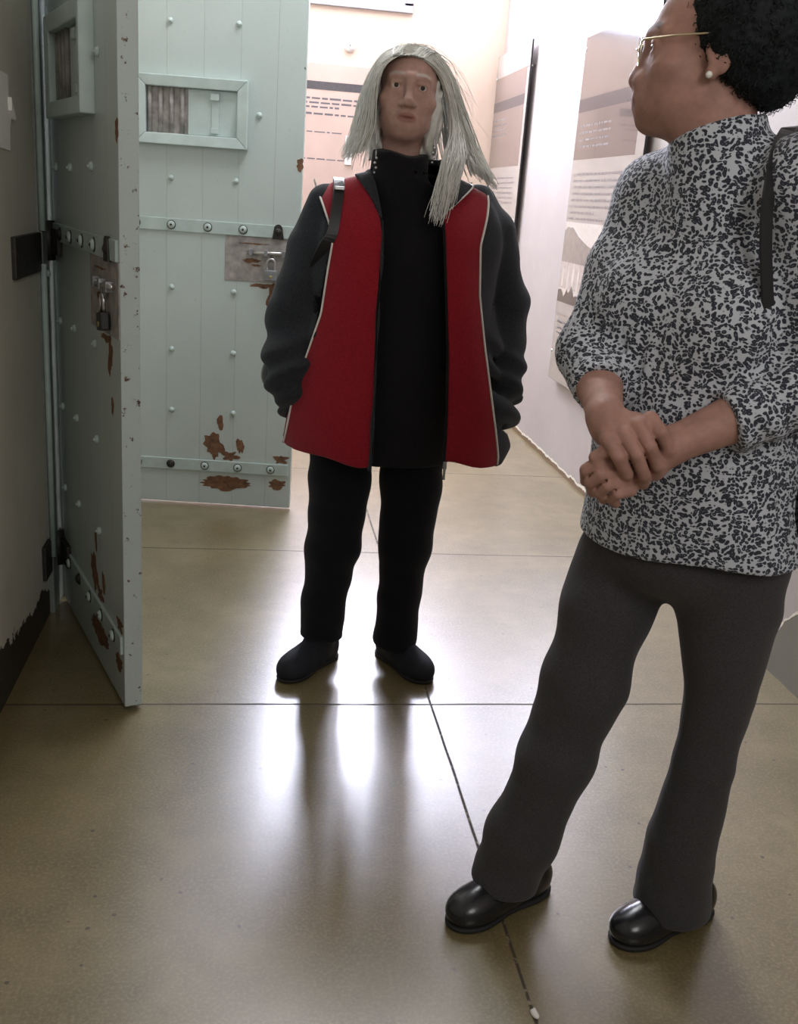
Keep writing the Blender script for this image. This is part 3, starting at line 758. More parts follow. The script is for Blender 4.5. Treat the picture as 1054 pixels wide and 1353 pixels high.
def strands(name, guides, n, npts, r, mat, parent, jit=.004, wav=.003, seed=1, mi=0, thick_end=.5):
    """hair locks: guides = list of rows, each row a list of polylines to blend across"""
    rg = np.random.default_rng(seed); mb_v = []; mb_f = []; K = 3
    rows = []
    for g in guides:
        rs = []
        for pl in g:
            pl = np.array(pl, float); d = np.r_[0, np.cumsum(np.linalg.norm(np.diff(pl, axis=0), axis=1))]; d /= d[-1]
            tt = np.linspace(0, 1, npts)
            q = np.stack([np.interp(tt, d, pl[:, i]) for i in range(3)], 1)
            for _ in range(2): q[1:-1] = (q[:-2]+2*q[1:-1]+q[2:])/4
            rs.append(q)
        rows.append(np.array(rs))
    base = 0
    for i in range(n):
        g = rows[rg.integers(len(rows))]; u = rg.random()*(len(g)-1); a = int(u); a = min(a, len(g)-2); w = u-a
        q = g[a]*(1-w)+g[a+1]*w
        tt = np.linspace(0, 1, npts)
        off = rg.normal(size=3)*jit; ph = rg.random(3)*6.28; fr = rg.uniform(3, 8, 3)
        q = q+off*(.35+tt[:, None])+wav*np.sin(fr*tt[:, None]*2+ph)*tt[:, None]
        keep = max(4, int(npts*rg.uniform(.82, 1.))); q = q[:keep]; m = len(q)
        T = np.gradient(q, axis=0); T /= np.linalg.norm(T, axis=1)[:, None]+1e-9
        ref = np.array([.2, -1., .1]); U = np.cross(T, ref); U /= np.linalg.norm(U, axis=1)[:, None]+1e-9; Wv = np.cross(U, T)
        rad = r*rg.uniform(.7, 1.25)*(1-(1-thick_end)*np.linspace(0, 1, m)**3)
        for k in range(K):
            an = 2*PI*k/K; mb_v.append(q+(U*math.cos(an)+Wv*math.sin(an))*rad[:, None])
        # ring layout: K blocks of m
        for k in range(K):
            k2 = (k+1) % K
            for j in range(m-1): mb_f.append((base+k*m+j, base+k*m+j+1, base+k2*m+j+1, base+k2*m+j))
        base += K*m
    V = np.concatenate(mb_v); me = bpy.data.meshes.new(name); me.from_pydata(V.tolist(), [], mb_f)
    me.polygons.foreach_set('use_smooth', np.ones(len(mb_f), bool)); me.update()
    return link(name, me, mat, parent)

# ------------------------------------------------------------------ the woman standing at the back (red and charcoal jacket)
def woman_back():
    Y0 = 2.62
    W = empty('person', (.31, 2.6, 0), 0, 'person with long grey hair in red and charcoal jacket, hands in pockets, standing in corridor', 'person')
    f = np.array([-.10, -.995])
    HR = facing(-.09, -.995, 5, -3); HT = P(538.5, 123, 2.61)
    # --- body
    S = SDF(); S.frame(HR, HT); head_ops(S, jaw=.004, nose_w=1.15, lips=.72, cheek=1.06, jaw_w=1.14, slit=1.5, mouth_w=1.12)
    S.cap((0, -.016, -.06), (0, -.030, -.18), .050, .048, k=.025)
    S.frame()
    cx = .375
    body = [(.64, cx-.03, Y0+.02, .165, .11, .12), (.85, cx-.02, Y0+.02, .16, .11, .12), (1.05, cx-.01, Y0+.02, .14, .10, .10), (1.22, cx, Y0+.02, .14, .09, .09), (1.30, cx, Y0+.02, .08, .05, .07), (1.34, cx, Y0+.02, .045, .04, .05)]
    fn, lo, hi = loft(body, f); S.fn(fn, lo, hi, k=.03)
    armL = [P(622, 285, Y0+.03), P(656, 400, Y0+.03), P(640, 495, Y0-.02)]; armR = [P(445, 285, Y0+.03), P(398, 400, Y0+.02), P(402, 495, Y0-.02)]
    for a in (armL, armR): S.chain(a, [.034, .036, .026], k=.03)
    # hands in the pockets: palm, four fingers, thumb
    for a, sx in ((armL, -1), (armR, 1)):
        w0 = a[2]; S.cap(w0, w0+np.array([sx*.012, -.005, -.05]), .024, .026, k=.015)
        for i in range(4):
            b0 = w0+np.array([sx*.004+(i-1.5)*.016, -.008, -.075]); S.chain([b0, b0+np.array([sx*.004, -.012, -.03]), b0+np.array([sx*.004, -.012, -.055+.006*abs(i-1.5)])], [.0085, .008, .007], k=.006)
        b0 = w0+np.array([sx*.024, -.012, -.03]); S.chain([b0, b0+np.array([sx*.012, -.012, -.03]), b0+np.array([sx*.010, -.014, -.052])], [.010, .009, .008], k=.008)
    S.chain([P(450, 590, Y0+.03), P(443, 700, Y0+.03), P(428, 830, Y0+.06)], [.08, .055, .04], k=.03)
    S.chain([P(545, 590, Y0+.03), P(538, 700, Y0+.03), P(523, 830, Y0+.06)], [.08, .055, .04], k=.03)
    at = head_attrs(HR, HT, .004)
    S.build('body', 'skin1', W, .0026, 1, at)
    eyes(HR, HT, W)
    # --- black turtleneck
    S = SDF(); nk = P(542, 215, Y0+.015)
    sw = [(.63, cx-.02, Y0+.02, .172, .125, .13), (.75, cx-.015, Y0+.02, .178, .135, .13), (1.0, cx-.005, Y0+.02, .165, .135, .115), (1.18, cx, Y0+.02, .165, .125, .115), (1.29, cx, Y0+.02, .15, .085, .10), (1.335, cx, Y0+.02, .10, .068, .08)]
    fn, lo, hi = loft(sw, f); S.fn(fn, lo, hi, k=.0)
    Lh = lambda x, y, z: HR@np.array([x, y, z])+HT
    S.cap(Lh(0, -.014, -.06), Lh(0, -.026, -.20), .0655, .072, k=.04)
    def nclip(p):
        q = (p-HT)@HR; return (q[..., 2]-(-.139-.30*q[..., 1]+.004*np.sin(q[..., 0]*60)))*.9
    S.fn(nclip, *BIG, k=.008, mode='i')
    S.fn(folds(.0025, 14, 9, 30, .7), *BIG, mode='d')
    S.build('turtleneck', 'blackk', W, .0045, 2)
    # --- trousers
    S = SDF()
    px = lambda x, y, d=0.: P(x, y, Y0+d)
    S.chain([px(450, 560, .01), px(449, 640, .01), px(440, 720, .0), px(428, 790, .01), px(424, 842, .02)], [.088, .082, .074, .060, .062], k=.02)
    S.chain([px(546, 560, .01), px(543, 640, .01), px(535, 720, .0), px(527, 790, .01), px(522, 842, .02)], [.090, .084, .072, .058, .064], k=.02)
    S.ell(px(498, 540, .03), (.165, .12, .10), k=.03)
    zl = px(425, 846, -.05)[2]
    S.fn(lambda p: .075+.02*np.sin(9*p[..., 0])-p[..., 2], *BIG, k=.004, mode='i')
    S.fn(folds(.0025, 16, 8, 40, 1.4), *BIG, mode='d')
    S.build('trousers', 'blackt', W, .0045, 2)
    # --- shoes
    hL = on(437, 866, 2, 0); tL = on(371, 903, 2, 0); hR = on(513, 868, 2, 0); tR = on(566, 905, 2, 0)
    def stretch(h, t, L):
        d = (np.array(t)-np.array(h))[:2]; d /= np.linalg.norm(d); return t[:2]-d*L
    for t, h, ak in ((tL, hL, px(424, 835, .02)), (tR, hR, px(522, 835, .02))):
        shoe('shoe', stretch(h, t, .25), t, W, 'suede', 1.25, False, ak, 1.02)
    # --- jacket: charcoal shell with sleeves, two red front panels, collar, piping, zip
    zt = 1.355
    T = [(.640, .383, Y0+.01, .296, .17, .16), (.70, .383, Y0+.01, .310, .172, .16), (.77, .383, Y0+.01, .314, .172, .16), (.87, .380, Y0+.01, .285, .172, .155), (1.0, .378, Y0+.01, .255, .168, .145), (1.12, .376, Y0+.01, .238, .158, .135), (1.22, .375, Y0+.01, .232, .142, .125), (1.27, .374, Y0+.015, .234, .122, .115), (1.305, .374, Y0+.02, .218, .102, .105), (1.335, .374, Y0+.02, .182, .086, .095), (1.362, .374, Y0+.02, .105, .074, .08)]
    jk, lo, hi = loft(T, f, 2.35)
    cxz = lambda z: np.interp(z, [r[0] for r in T], [r[1] for r in T])
    def xs(tab):            # pixel polyline -> x as a function of z (in the front plane)
        q = np.array([P(x, y, Y0-.13) for x, y in tab]); q = q[np.argsort(q[:, 2])]
        return lambda z: np.interp(z, q[:, 2], q[:, 0])
    openL = xs([(440, 205), (457, 215), (476, 228), (495, 262), (505, 287), (507, 312), (502, 360), (497, 412), (494, 500), (490, 600)])
    openR = xs([(592, 245), (586, 291), (586, 352), (588, 466), (587, 540), (584, 600)])
    outL = xs([(418, 228), (427, 262), (437, 296), (441, 320), (434, 359), (425, 416), (406, 473), (387, 534), (375, 600)])
    outR = xs([(650, 230), (657, 255), (649, 287), (636, 325), (633, 390), (639, 458), (649, 541), (658, 605)])
    fold = folds(.0085, 24, 6, 3, .3, .8)
    def shell(p):
        d = jk(p)+fold(p); return np.maximum(d, -(d+.010))
    def front(p): return p[..., 1]-(Y0+.045)            # <0 in front
    def gap(p):                                           # <0 inside the opening
        x, z = p[..., 0], p[..., 2]; return np.maximum(np.maximum(openL(z)-x, x-openR(z)), p[..., 1]-Y0)
    def redz(p):
        x, z = p[..., 0], p[..., 2]
        a = np.maximum(outL(z)-x, x-openL(z)); b_ = np.maximum(openR(z)-x, x-outR(z))
        return np.maximum(np.minimum(a, b_), front(p))
    hem = lambda p: (.652+.010*np.sin(15*p[..., 0]+.6)+.004*np.sin(41*p[..., 0]))-p[..., 2]
    # charcoal part
    S = SDF()
    S.fn(lambda p: np.maximum(np.maximum(shell(p), -redz(p)*.9), np.maximum(-gap(p), hem(p))), lo, hi, k=0)
    aL = [P(630, 272, Y0+.03), P(645, 305, Y0+.035), P(652, 345, Y0+.04), P(661, 401, Y0+.035), P(660, 448, Y0+.01), P(653, 470, Y0), P(658, 490, Y0-.02), P(653, 512, Y0-.03)]
    aR = [P(434, 272, Y0+.03), P(412, 330, Y0+.035), P(401, 382, Y0+.03), P(392, 415, Y0+.02), P(394, 446, Y0), P(384, 476, Y0-.02), P(383, 503, Y0-.03)]
    S.chain(aL, [.053, .064, .068, .073, .071, .063, .069, .060], k=.012); S.chain(aR, [.054, .066, .071, .076, .066, .071, .062], k=.012)
    def sl_f(p):
        x, z = p[..., 0], p[..., 2]; m = sstep(np.abs(x-.375), .17, .25)
        lowz = sstep(1.12-z, 0, .2)
        return m*(.0075*np.sin(60*z+32*np.abs(x-.375)*1.0+2.2*np.sin(14*z+20*p[..., 1]))*lowz+.004*np.sin(26*z-30*x+9*p[..., 1]))
    S.fn(sl_f, *BIG, mode='d')
    jo = S.build('jacket', 'char', W, .0040, 2)
    for side in (0, 1):
        S = SDF()
        def one(p, side=side):
            x, z = p[..., 0], p[..., 2]
            a = np.maximum(outL(z)-x, x-openL(z)) if side == 0 else np.maximum(openR(z)-x, x-outR(z))
            return np.maximum(np.maximum(jk(p)+fold(p)-.005, -(jk(p)+fold(p)+.008)), np.maximum(np.maximum(a, front(p)), np.maximum(hem(p)+.002, p[..., 2]-1.356)))
        S.fn(one, lo, hi, k=0)
        S.build('front_panel', 'red', jo, .0036, 2)
    def surf(x, z, out=.006):
        a, b_ = Y0-.35, Y0+.05
        for _ in range(40):
            m = (a+b_)/2
            if jk(np.array([[x, m, z]]))[0]+fold(np.array([[x, m, z]]))[0] > out: a = m
            else: b_ = m
        return np.array([x, (a+b_)/2, z])
    for fn_, z0, z1 in ((outL, 1.335, .655), (outR, 1.325, .655)):
        pts = [surf(float(fn_(z)), z) for z in np.linspace(z0, z1, 60)]
        MB().tube(pts, .0028, 6).build('piping', 'pipe', jo)
    for fn_ in (openL, openR):
        pts = [surf(float(fn_(z)), z, .003) for z in np.linspace(1.30, .655, 50)]
        MB().tube(pts, .0035, 6).build('zip_tape', 'blackk', jo)
    zp = surf(float(openR(.665)), .665, .012); g = MB(); g.box(zp+np.array([-.005, -.004, -.014]), zp+np.array([.005, .004, .006]), 0, .002); g.box(zp+np.array([-.003, -.003, -.042]), zp+np.array([.003, .002, -.013]), 0, .001)
    g.build('zip_pull', 'steel', jo)
    # collar: two fleece flaps lying open
    S = SDF()
    redL = xs([(440, 205), (457, 215), (476, 228), (495, 262), (506, 292)]); inL = xs([(493, 195), (500, 240), (508, 296)]); inR = xs([(588, 195), (592, 240), (588, 290)])
    lx0, lz0 = P(595, 276, Y0-.12)[0], P(595, 276, Y0-.12)[2]; lx1, lz1 = P(640, 240, Y0-.10)[0], P(640, 240, Y0-.10)[2]
    def coll(p):
        d = jk(p)+fold(p); x, z = p[..., 0], p[..., 2]
        a = np.maximum(redL(z)-x, x-inL(z)); b_ = np.maximum(inR(z)-x, (lz0+(x-lx0)*(lz1-lz0)/(lx1-lx0))-z)
        reg = np.maximum(np.minimum(a, b_), p[..., 1]-(Y0+.05))
        return np.maximum(np.maximum(d-.013, -(d+.006)), np.maximum(reg, z-1.375))
    S.fn(coll, lo, hi, k=0)
    ct = [(1.315, .374, Y0+.02, .105, .092, .09), (1.345, .374, Y0+.02, .094, .084, .084), (1.395, .372, Y0+.018, .090, .078, .082)]
    cf, l2, h2 = loft(ct, f, 2.0)
    def stand(p):
        x, z = p[..., 0], p[..., 2]; d = cf(p)
        return np.maximum(np.maximum(d-.005, -(d+.007)), -np.maximum(np.maximum(inL(z)-x, x-inR(z)), p[..., 1]-(Y0-.01)))
    S.fn(stand, l2, h2, k=.012); S.fn(folds(.003, 40, 20, 25, 2.), *BIG, mode='d')
    S.build('collar', 'char', jo, .0036, 2)
    pts = [surf(x, lz0+(x-lx0)*(lz1-lz0)/(lx1-lx0), .012) for x in np.linspace(lx0-.004, lx1, 14)]
    MB().tube(pts, .0022, 6).build('collar_seam', 'pipe', jo)
    # --- hair: cap and long strands
    H = empty('hair', (0, 0, 0)); COL.objects.unlink(H); bpy.data.objects.remove(H)
    S = SDF(); S.frame(HR, HT)
    S.ell((0, -.022, .032), (.0775, .091, .0745), k=0)
    S.ell((.055, -.03, -.05), (.034, .05, .09), k=.03); S.ell((-.058, -.028, -.05), (.036, .05, .09), k=.03)
    S.ell((0, -.06, -.10), (.085, .035, .12), k=.03)
    S.ell((.0, .085, -.012), (.058, .075, .092), k=.012, mode='s')
    S.ell((0, .02, -.10), (.055, .08, .07), k=.012, mode='s')
    def hs(p):
        q = (p-HT)@HR; return .0022*np.sin(q[..., 0]*260+8*np.sin(q[..., 2]*22))+.0015*np.sin(q[..., 0]*470+q[..., 2]*40)
    S.fn(hs, *BIG, mode='d')
    cap = S.build('hair', 'hair1', W, .003, 1)
    q = lambda *a: [P(x, y, Y0+d) for x, y, d in a]
    left = [q((528, 72, -.075), (508, 82, -.085), (497, 105, -.085), (493, 140, -.075), (488, 175, -.085), (474, 205, -.10)),
            q((530, 66, -.06), (505, 78, -.06), (491, 110, -.055), (484, 150, -.06), (476, 188, -.08), (464, 213, -.09)),
            q((534, 62, -.03), (506, 72, -.02), (487, 105, .0), (477, 150, -.02), (467, 190, -.05), (455, 214, -.07)),
            q((540, 60, .0), (508, 70, .03), (484, 105, .05), (471, 155, .03), (462, 192, .0), (449, 212, -.04))]
    right = [q((534, 66, -.06), (566, 76, -.06), (584, 95, -.04), (592, 118, .0), (598, 150, .02), (606, 185, .0), (616, 212, -.03), (628, 236, -.06)),
             q((538, 62, -.03), (572, 72, -.02), (592, 102, .0), (602, 145, .02), (613, 188, .01), (626, 218, -.02), (638, 240, -.05)),
             q((544, 60, .0), (576, 70, .03), (597, 104, .05), (608, 150, .04), (624, 200, .0), (642, 232, -.03), (650, 246, -.05)),
             q((546, 60, .04), (580, 74, .06), (601, 110, .07), (614, 160, .06), (634, 212, .02), (652, 243, -.02), (658, 258, -.03))]
    lock = [q((532, 70, -.07), (562, 77, -.075), (580, 94, -.06), (591, 122, -.02), (595, 150, -.01), (596, 180, -.04), (588, 210, -.12), (577, 250, -.16), (570, 280, -.168), (566, 303, -.168)),
            q((535, 66, -.06), (566, 76, -.06), (585, 98, -.04), (594, 126, .0), (600, 160, .0), (603, 190, -.05), (598, 220, -.125), (588, 255, -.16), (582, 285, -.168), (576, 309, -.168)),
            q((537, 64, -.04), (570, 74, -.04), (590, 102, .0), (600, 140, .01), (608, 178, -.02), (612, 205, -.09), (606, 235, -.14), (598, 262, -.165), (592, 290, -.17))]
    crown = [q((528, 72, -.075), (530, 68, -.06), (536, 62, -.03), (541, 60, .0), (545, 60, .04)), q((520, 74, -.08), (518, 70, -.06), (520, 65, -.03), (524, 63, .02), (530, 64, .06)), q((545, 73, -.08), (552, 68, -.055), (556, 63, -.02), (560, 63, .02), (562, 66, .06)), q((560, 78, -.075), (566, 72, -.05), (572, 69, -.02), (575, 70, .02), (576, 76, .06))]
    back = [q((535, 64, .02), (500, 80, .08), (486, 130, .10), (478, 190, .09), (470, 230, .08)), q((545, 62, .05), (545, 80, .12), (545, 140, .13), (545, 200, .12), (545, 240, .12)), q((548, 64, .02), (590, 85, .08), (606, 140, .10), (622, 200, .08), (640, 245, .06))]
    strands('hair_strands', [left], 520, 22, .00125, 'hair1', cap, .0035, .004, 3)
    strands('hair_strands', [right], 560, 24, .00125, 'hair1', cap, .004, .006, 4)
    strands('hair_strands', [lock], 230, 28, .0012, 'hair1', cap, .003, .008, 5)
    strands('hair_strands', [crown], 260, 14, .0013, 'hair1', cap, .003, .001, 8)
    strands('hair_strands', [back], 260, 18, .0016, 'hair1', cap, .006, .004, 6)
    fly = [[q((525, 66, -.02), (515, 64, .0), (500, 74, .02), (488, 98, .03)), q((545, 60, .0), (565, 58, .0), (590, 84, .02), (608, 120, .03)), q((545, 62, .0), (600, 100, .03), (622, 150, .03), (648, 210, .0))]]
    strands('hair_strands', fly, 46, 16, .0006, 'hair1', cap, .008, .010, 9)
    # --- earrings
    for (x0, y0, d) in ((498, 178, -.105), (575, 165, -.10)):
        top = P(x0, y0, Y0+d); E = []
        g = MB(); g.tube([top, top+np.array([0, 0, -.035])], .0009, 6)
        g.tube([top+np.array([0, -.004*math.sin(a), -.042+.007*math.cos(a)]) for a in np.linspace(0, 2*PI, 13)[:-1]], .0013, 6, 0, True)
        for k in range(4): 
            c = top+np.array([.0015*(-1)**k, -.003, -.052-.011*k]); g.add(*ball(c, .0034 if k < 3 else .0026, 8, 6), 0, True)
        g.build('earring', 'steel', W)
    # --- bag strap over her right shoulder
    B = empty('shoulder_bag', (.10, 2.75, .75), 0, 'black shoulder bag on the strap over the red jacket shoulder', 'bag')
    def top(x, y, out=.010):
        a, b_ = 1.2, 1.45
        for _ in range(40):
            m = (a+b_)/2
            if jk(np.array([[x, y, m]]))[0] < out: a = m
            else: b_ = m
        return np.array([x, y, (a+b_)/2+.002])
    pts = [surf(P(x, y, Y0-.12)[0], P(x, y, Y0-.12)[2], .011) for (x, y) in ((452, 240), (450, 255), (447, 272), (444, 290), (440, 312))]
    x0 = pts[0][0]
    over = [top(x0+.004, Y0+.07), top(x0+.002, Y0+.03), top(x0, Y0-.015), top(x0, Y0-.04)]
    pts = over+pts+[np.array([pts[-1][0]-.02, Y0-.085, 1.18]), np.array([.13, Y0-.02, 1.10])]
    back_p = [np.array([x0+.006, Y0+.125, 1.27]), np.array([.17, Y0+.165, 1.15]), np.array([.16, Y0+.19, .98])]
    ribbon(back_p[::-1]+pts, .026, .004).build('strap', 'black', B)
    S = SDF(); S.ell((.16, Y0+.235, .86), (.13, .045, .12), k=0); S.cap((.06, Y0+.235, .80), (.26, Y0+.235, .80), .045, .045, k=.03)
    S.build('bag_body', 'leather', B, .007, 1)
    bk = pts[3]; g = MB(); g.box(bk+np.array([-.012, -.012, -.003]), bk+np.array([.012, .0, .006]), 0, .002); g.build('strap_buckle', 'steel', B)
def ball(c, r, n=12, m=8):
    V = []; F = []
    rr = np.broadcast_to(np.array(r, float), (3,))
    for i in range(m+1):
        th = PI*i/m
        for k in range(n):
            a = 2*PI*k/n; V.append((c[0]+rr[0]*math.sin(th)*math.cos(a), c[1]+rr[1]*math.sin(th)*math.sin(a), c[2]+rr[2]*math.cos(th)))
    for i in range(m):
        for k in range(n): F.append((i*n+k, (i+1)*n+k, (i+1)*n+(k+1) % n, i*n+(k+1) % n))
    return V, F
def ribbon(pts, wdt, th, side=None):
    """a flat strap following pts; width along `side` (or the horizontal across the path)"""
    pts = [np.array(p, float) for p in pts]
    for _ in range(2):      # chaikin
        q = [pts[0]]
        for a, b in zip(pts[:-1], pts[1:]): q += [a*.75+b*.25, a*.25+b*.75]
        pts = q+[pts[-1]]
    b = MB(); V = []; n = len(pts)
    for i, p in enumerate(pts):
        t = pts[min(i+1, n-1)]-pts[max(i-1, 0)]; t /= np.linalg.norm(t)
        s = np.array(side if side is not None else (1, 0, 0), float); s = s-t*(s@t); s /= np.linalg.norm(s); u = np.cross(t, s)
        for (a, c) in ((-1, -1), (1, -1), (1, 1), (-1, 1)): V.append(p+s*a*wdt/2+u*c*th/2)
    F = []
    for i in range(n-1):
        for k in range(4): F.append((i*4+k, i*4+(k+1) % 4, i*4+4+(k+1) % 4, i*4+4+k))
    F += [(3, 2, 1, 0), tuple((n-1)*4+k for k in range(4))]
    return b.add(V, F, 0, False)

# ------------------------------------------------------------------ the woman in front (patterned top), head turned away
def woman_front():
    W = empty('person', (.66, 1.55, 0), 0, 'person with short dark curly hair, patterned knit top and grey trousers, hands clasped in front', 'person')
    f = np.array([-.8, -.6]); sd = np.array([f[1], -f[0]])      # sd: to her right
    HR = facing(-.905, .425, -2, 0); HT = P(941, 66, 1.5)
    S = SDF(); S.frame(HR, HT); head_ops(S, jaw=.006, nose_w=1.25, lips=1.2, cheek=1.05, chin_y=.013, nose_y=-.006)
    S.ell((0, .045, -.055), (.052, .05, .05), k=.03)
    S.cap((0, -.016, -.07), (0, -.030, -.21), .054, .060, k=.035)
    S.frame()
    nb = P(965, 215, 1.52); hp = P(905, 735, 1.53)
    cx = lambda z: np.interp(z, [hp[2], nb[2]], [hp[0], nb[0]])
    row = lambda z, w, a, b: (z, float(cx(z)), 1.525, w, a, b)
    fn, lo, hi = loft([row(.72, .11, .08, .09), row(.9, .14, .11, .10), row(1.1, .13, .11, .085), row(1.25, .145, .09, .085), row(1.33, .14, .06, .07), row(1.39, .06, .05, .06)], f)
    S.fn(fn, lo, hi, k=.03)
    Lsh = P(1072, 240, 1.385); Lel = P(1092, 500, 1.355); Lwr = P(886, 589, 1.342)
    Rsh = P(868, 250, 1.63); Rel = P(782, 462, 1.57); Rwr = P(800, 551, 1.36)
    S.chain([Lsh, Lel, (Lel+Lwr)/2, Lwr], [.045, .040, .037, .0265], k=.02)
    S.chain([Rsh, Rel, (Rel*.5+Rwr*.5), Rwr], [.045, .038, .035, .026], k=.02)
    q = lambda *a: [P(*x) for x in a]
    # her right hand lies over the left one, fingers wrapping down round it
    S.chain(q((800, 551, 1.36), (806, 566, 1.345), (818, 574, 1.342)), [.026, .025, .022], k=.012)
    S.chain(q((806, 564, 1.346), (832, 566, 1.340), (850, 561, 1.340)), [.022, .021, .015], k=.012)
    FR = [[(803, 580, 1.318), (817, 603, 1.304), (828, 626, 1.316), (827, 638, 1.338)], [(824, 573, 1.316), (840, 600, 1.299), (851, 628, 1.312), (850, 640, 1.336)],
          [(844, 563, 1.316), (858, 589, 1.299), (868, 615, 1.313), (868, 627, 1.338)], [(859, 554, 1.324), (872, 571, 1.308), (882, 593, 1.320), (883, 606, 1.345)]]
    for fr in FR:
        fr = q(*fr); S.cap(fr[0], fr[1], .0116, .0104, k=.006); S.chain(fr[1:], [.0104, .0094, .0080], k=.0012)
    S.chain(q((818, 560, 1.356), (842, 556, 1.372), (868, 566, 1.378), (884, 574, 1.376)), [.014, .0115, .0105, .009], k=.006)
    for x, y in ((806, 581), (826, 574), (845, 564), (858, 555)): S.ell(P(x, y, 1.322), (.0095, .008, .009), k=.008)
    # her left hand, curled: palm, thumb on top, four bent fingers
    S.chain(q((886, 589, 1.342), (862, 601, 1.352), (836, 618, 1.356)), [.0265, .029, .028], k=.012)
    S.chain(q((850, 600, 1.340), (820, 594, 1.326), (799, 596, 1.322), (785, 604, 1.327)), [.015, .0108, .0098, .0084], k=.003)
    FL = [[(822, 610, 1.340), (790, 611, 1.328), (774, 621, 1.338), (774, 635, 1.356), (788, 640, 1.372)], [(822, 624, 1.337), (794, 627, 1.322), (780, 637, 1.333), (783, 649, 1.350), (797, 651, 1.366)],
          [(826, 636, 1.335), (802, 641, 1.320), (791, 650, 1.332), (797, 659, 1.348)], [(832, 647, 1.336), (815, 652, 1.324), (807, 659, 1.335), (813, 665, 1.348)]]
    for fl, r0 in zip(FL, (.0112, .0114, .0108, .0098)):
        fl = q(*fl); S.cap(fl[0], fl[1], r0+.0012, r0-.0008, k=.005); S.chain(fl[1:], [r0-.0008, r0-.0018, r0-.0025, r0-.003][:len(fl)-1], k=.0012)
    for A, dy in ((FR, -.0048), (FL, -.0050)):          # creases between neighbouring fingers
        for u, v in zip(A[:-1], A[1:]):
            m = [P(*[(a+b_)/2 for a, b_ in zip(u[t], v[t])])+np.array([0, dy, 0]) for t in range(3)]
            S.chain([m[0]*.6+m[1]*.4, m[1], m[2]], [.0012, .0024, .0024], k=.0015, mode='s')
    # legs inside the trousers
    S.chain(q((822, 740, 1.585), (772, 900, 1.567), (735, 1000, 1.57), (692, 1098, 1.58), (658, 1160, 1.605)), [.055, .046, .042, .036, .034], k=.02)
    S.chain(q((964, 740, 1.475), (951, 915, 1.475), (924, 1030, 1.485), (900, 1110, 1.50), (888, 1180, 1.535)), [.055, .036, .034, .034, .034], k=.02)
    at = head_attrs(HR, HT, .006)
    S.build('body', 'skin2', W, .0021, 1, at)
    eyes(HR, HT, W)
    # --- patterned top
    S = SDF()
    rows = [row(.735, .198, .160, .155), row(.80, .190, .160, .150), row(.90, .178, .168, .135), row(1.0, .168, .172, .115), row(1.10, .162, .160, .105), row(1.20, .168, .142, .105), row(1.28, .172, .112, .100), row(1.335, .150, .085, .09), row(1.375, .10, .072, .08), row(1.40, .074, .068, .072)]
    fn, lo, hi = loft(rows, f); S.fn(fn, lo, hi, k=0)
    c = lambda z, a, b: np.array([cx(z)+f[0]*a+sd[0]*b, 1.525+f[1]*a+sd[1]*b, z])
    S.ell(c(1.16, .085, .075), (.078, .078, .085), k=.05); S.ell(c(1.16, .085, -.075), (.078, .078, .085), k=.05)
    Lh = lambda x, y, z: HR@np.array([x, y, z])+HT
    S.cap(Lh(0, -.018, -.07), Lh(0, -.032, -.22), .0640, .072, k=.03)
    hem0 = P(764, 700, 1.50)[2]; hem1 = P(956, 741, 1.40)[2]
    sd3 = np.array([sd[0], sd[1]])
    S.fn(lambda p: .785+.043*(p[..., 0]-.55)+.003*np.sin(30*p[..., 0])-p[..., 2], *BIG, k=.003, mode='i')
    # collar stand follows the neck
    def nclip(p):
        q = (p-HT)@HR; return (q[..., 2]-(-.112-.32*q[..., 1]+.003*np.sin(q[..., 0]*70)))*.9
    S.fn(nclip, *BIG, k=.006, mode='i')
    k1 = lambda a, b, t: a*(1-t)+b*t
    def cutcap(a, b, ra, rb, k):        # a sleeve end, cut flat at b
        S.cap(a, b+(b-a)*.25, ra, rb, k); f0, l0, h0, kk, md = S.ops[-1]; d = (b-a)/np.linalg.norm(b-a)
        S.ops[-1] = (lambda p: np.maximum(f0(p), (p-b)@d), l0, h0, kk, md)
    S.chain([Lsh+np.array([0, 0, -.01]), k1(Lsh, Lel, .5), Lel], [.064, .066, .060], k=.018)
    cutcap(Lel, k1(Lel, Lwr, .64), .060, .043, .018)
    S.chain([c(1.33, .0, .10), Rsh+np.array([0, 0, -.01])], [.07, .058], k=.05); S.chain([c(1.34, .0, -.10), Lsh+np.array([0, 0, -.01])], [.07, .064], k=.05)
    Rcf = k1(Rel, Rwr, .62)
    S.chain([Rsh+np.array([0, 0, -.01]), k1(Rsh, Rel, .5), Rel], [.058, .056, .054], k=.02)
    cutcap(Rel, Rcf, .054, .038, .02)
    def wr(p):
        dR = np.exp(-(((p-Rel*.55-Rcf*.45)**2).sum(-1))/.009); dL = np.exp(-(((p-Lel*.8-Lwr*.2)**2).sum(-1))/.012)
        ax = (Rwr-Rel)/np.linalg.norm(Rwr-Rel); u = (p-Rel)@ax
        return dR*.0045*np.sin(u*330+18*p[..., 0]+3*np.sin(p[..., 2]*40))+dL*.005*np.sin((p[..., 0]*.9+p[..., 2]*.5)*110+3*np.sin(p[..., 2]*25))
    S.fn(wr, *BIG, mode='d'); S.fn(folds(.004, 12, 8, 16, .9, 1.5), *BIG, mode='d')
    S.build('knit_top', 'leop', W, .0038, 2)
    # --- trousers
    S = SDF()
    S.ell(P(905, 735, 1.53)+np.array([0, 0, .03]), (.155, .15, .10), k=0)
    S.chain(q((826, 735, 1.575), (802, 800, 1.575), (772, 900, 1.565), (735, 1000, 1.57), (692, 1098, 1.58), (660, 1172, 1.595)), [.083, .077, .072, .067, .065, .064], k=.03)
    S.cap(P(964, 735, 1.475), P(962, 800, 1.475), .096, .085, k=.035)
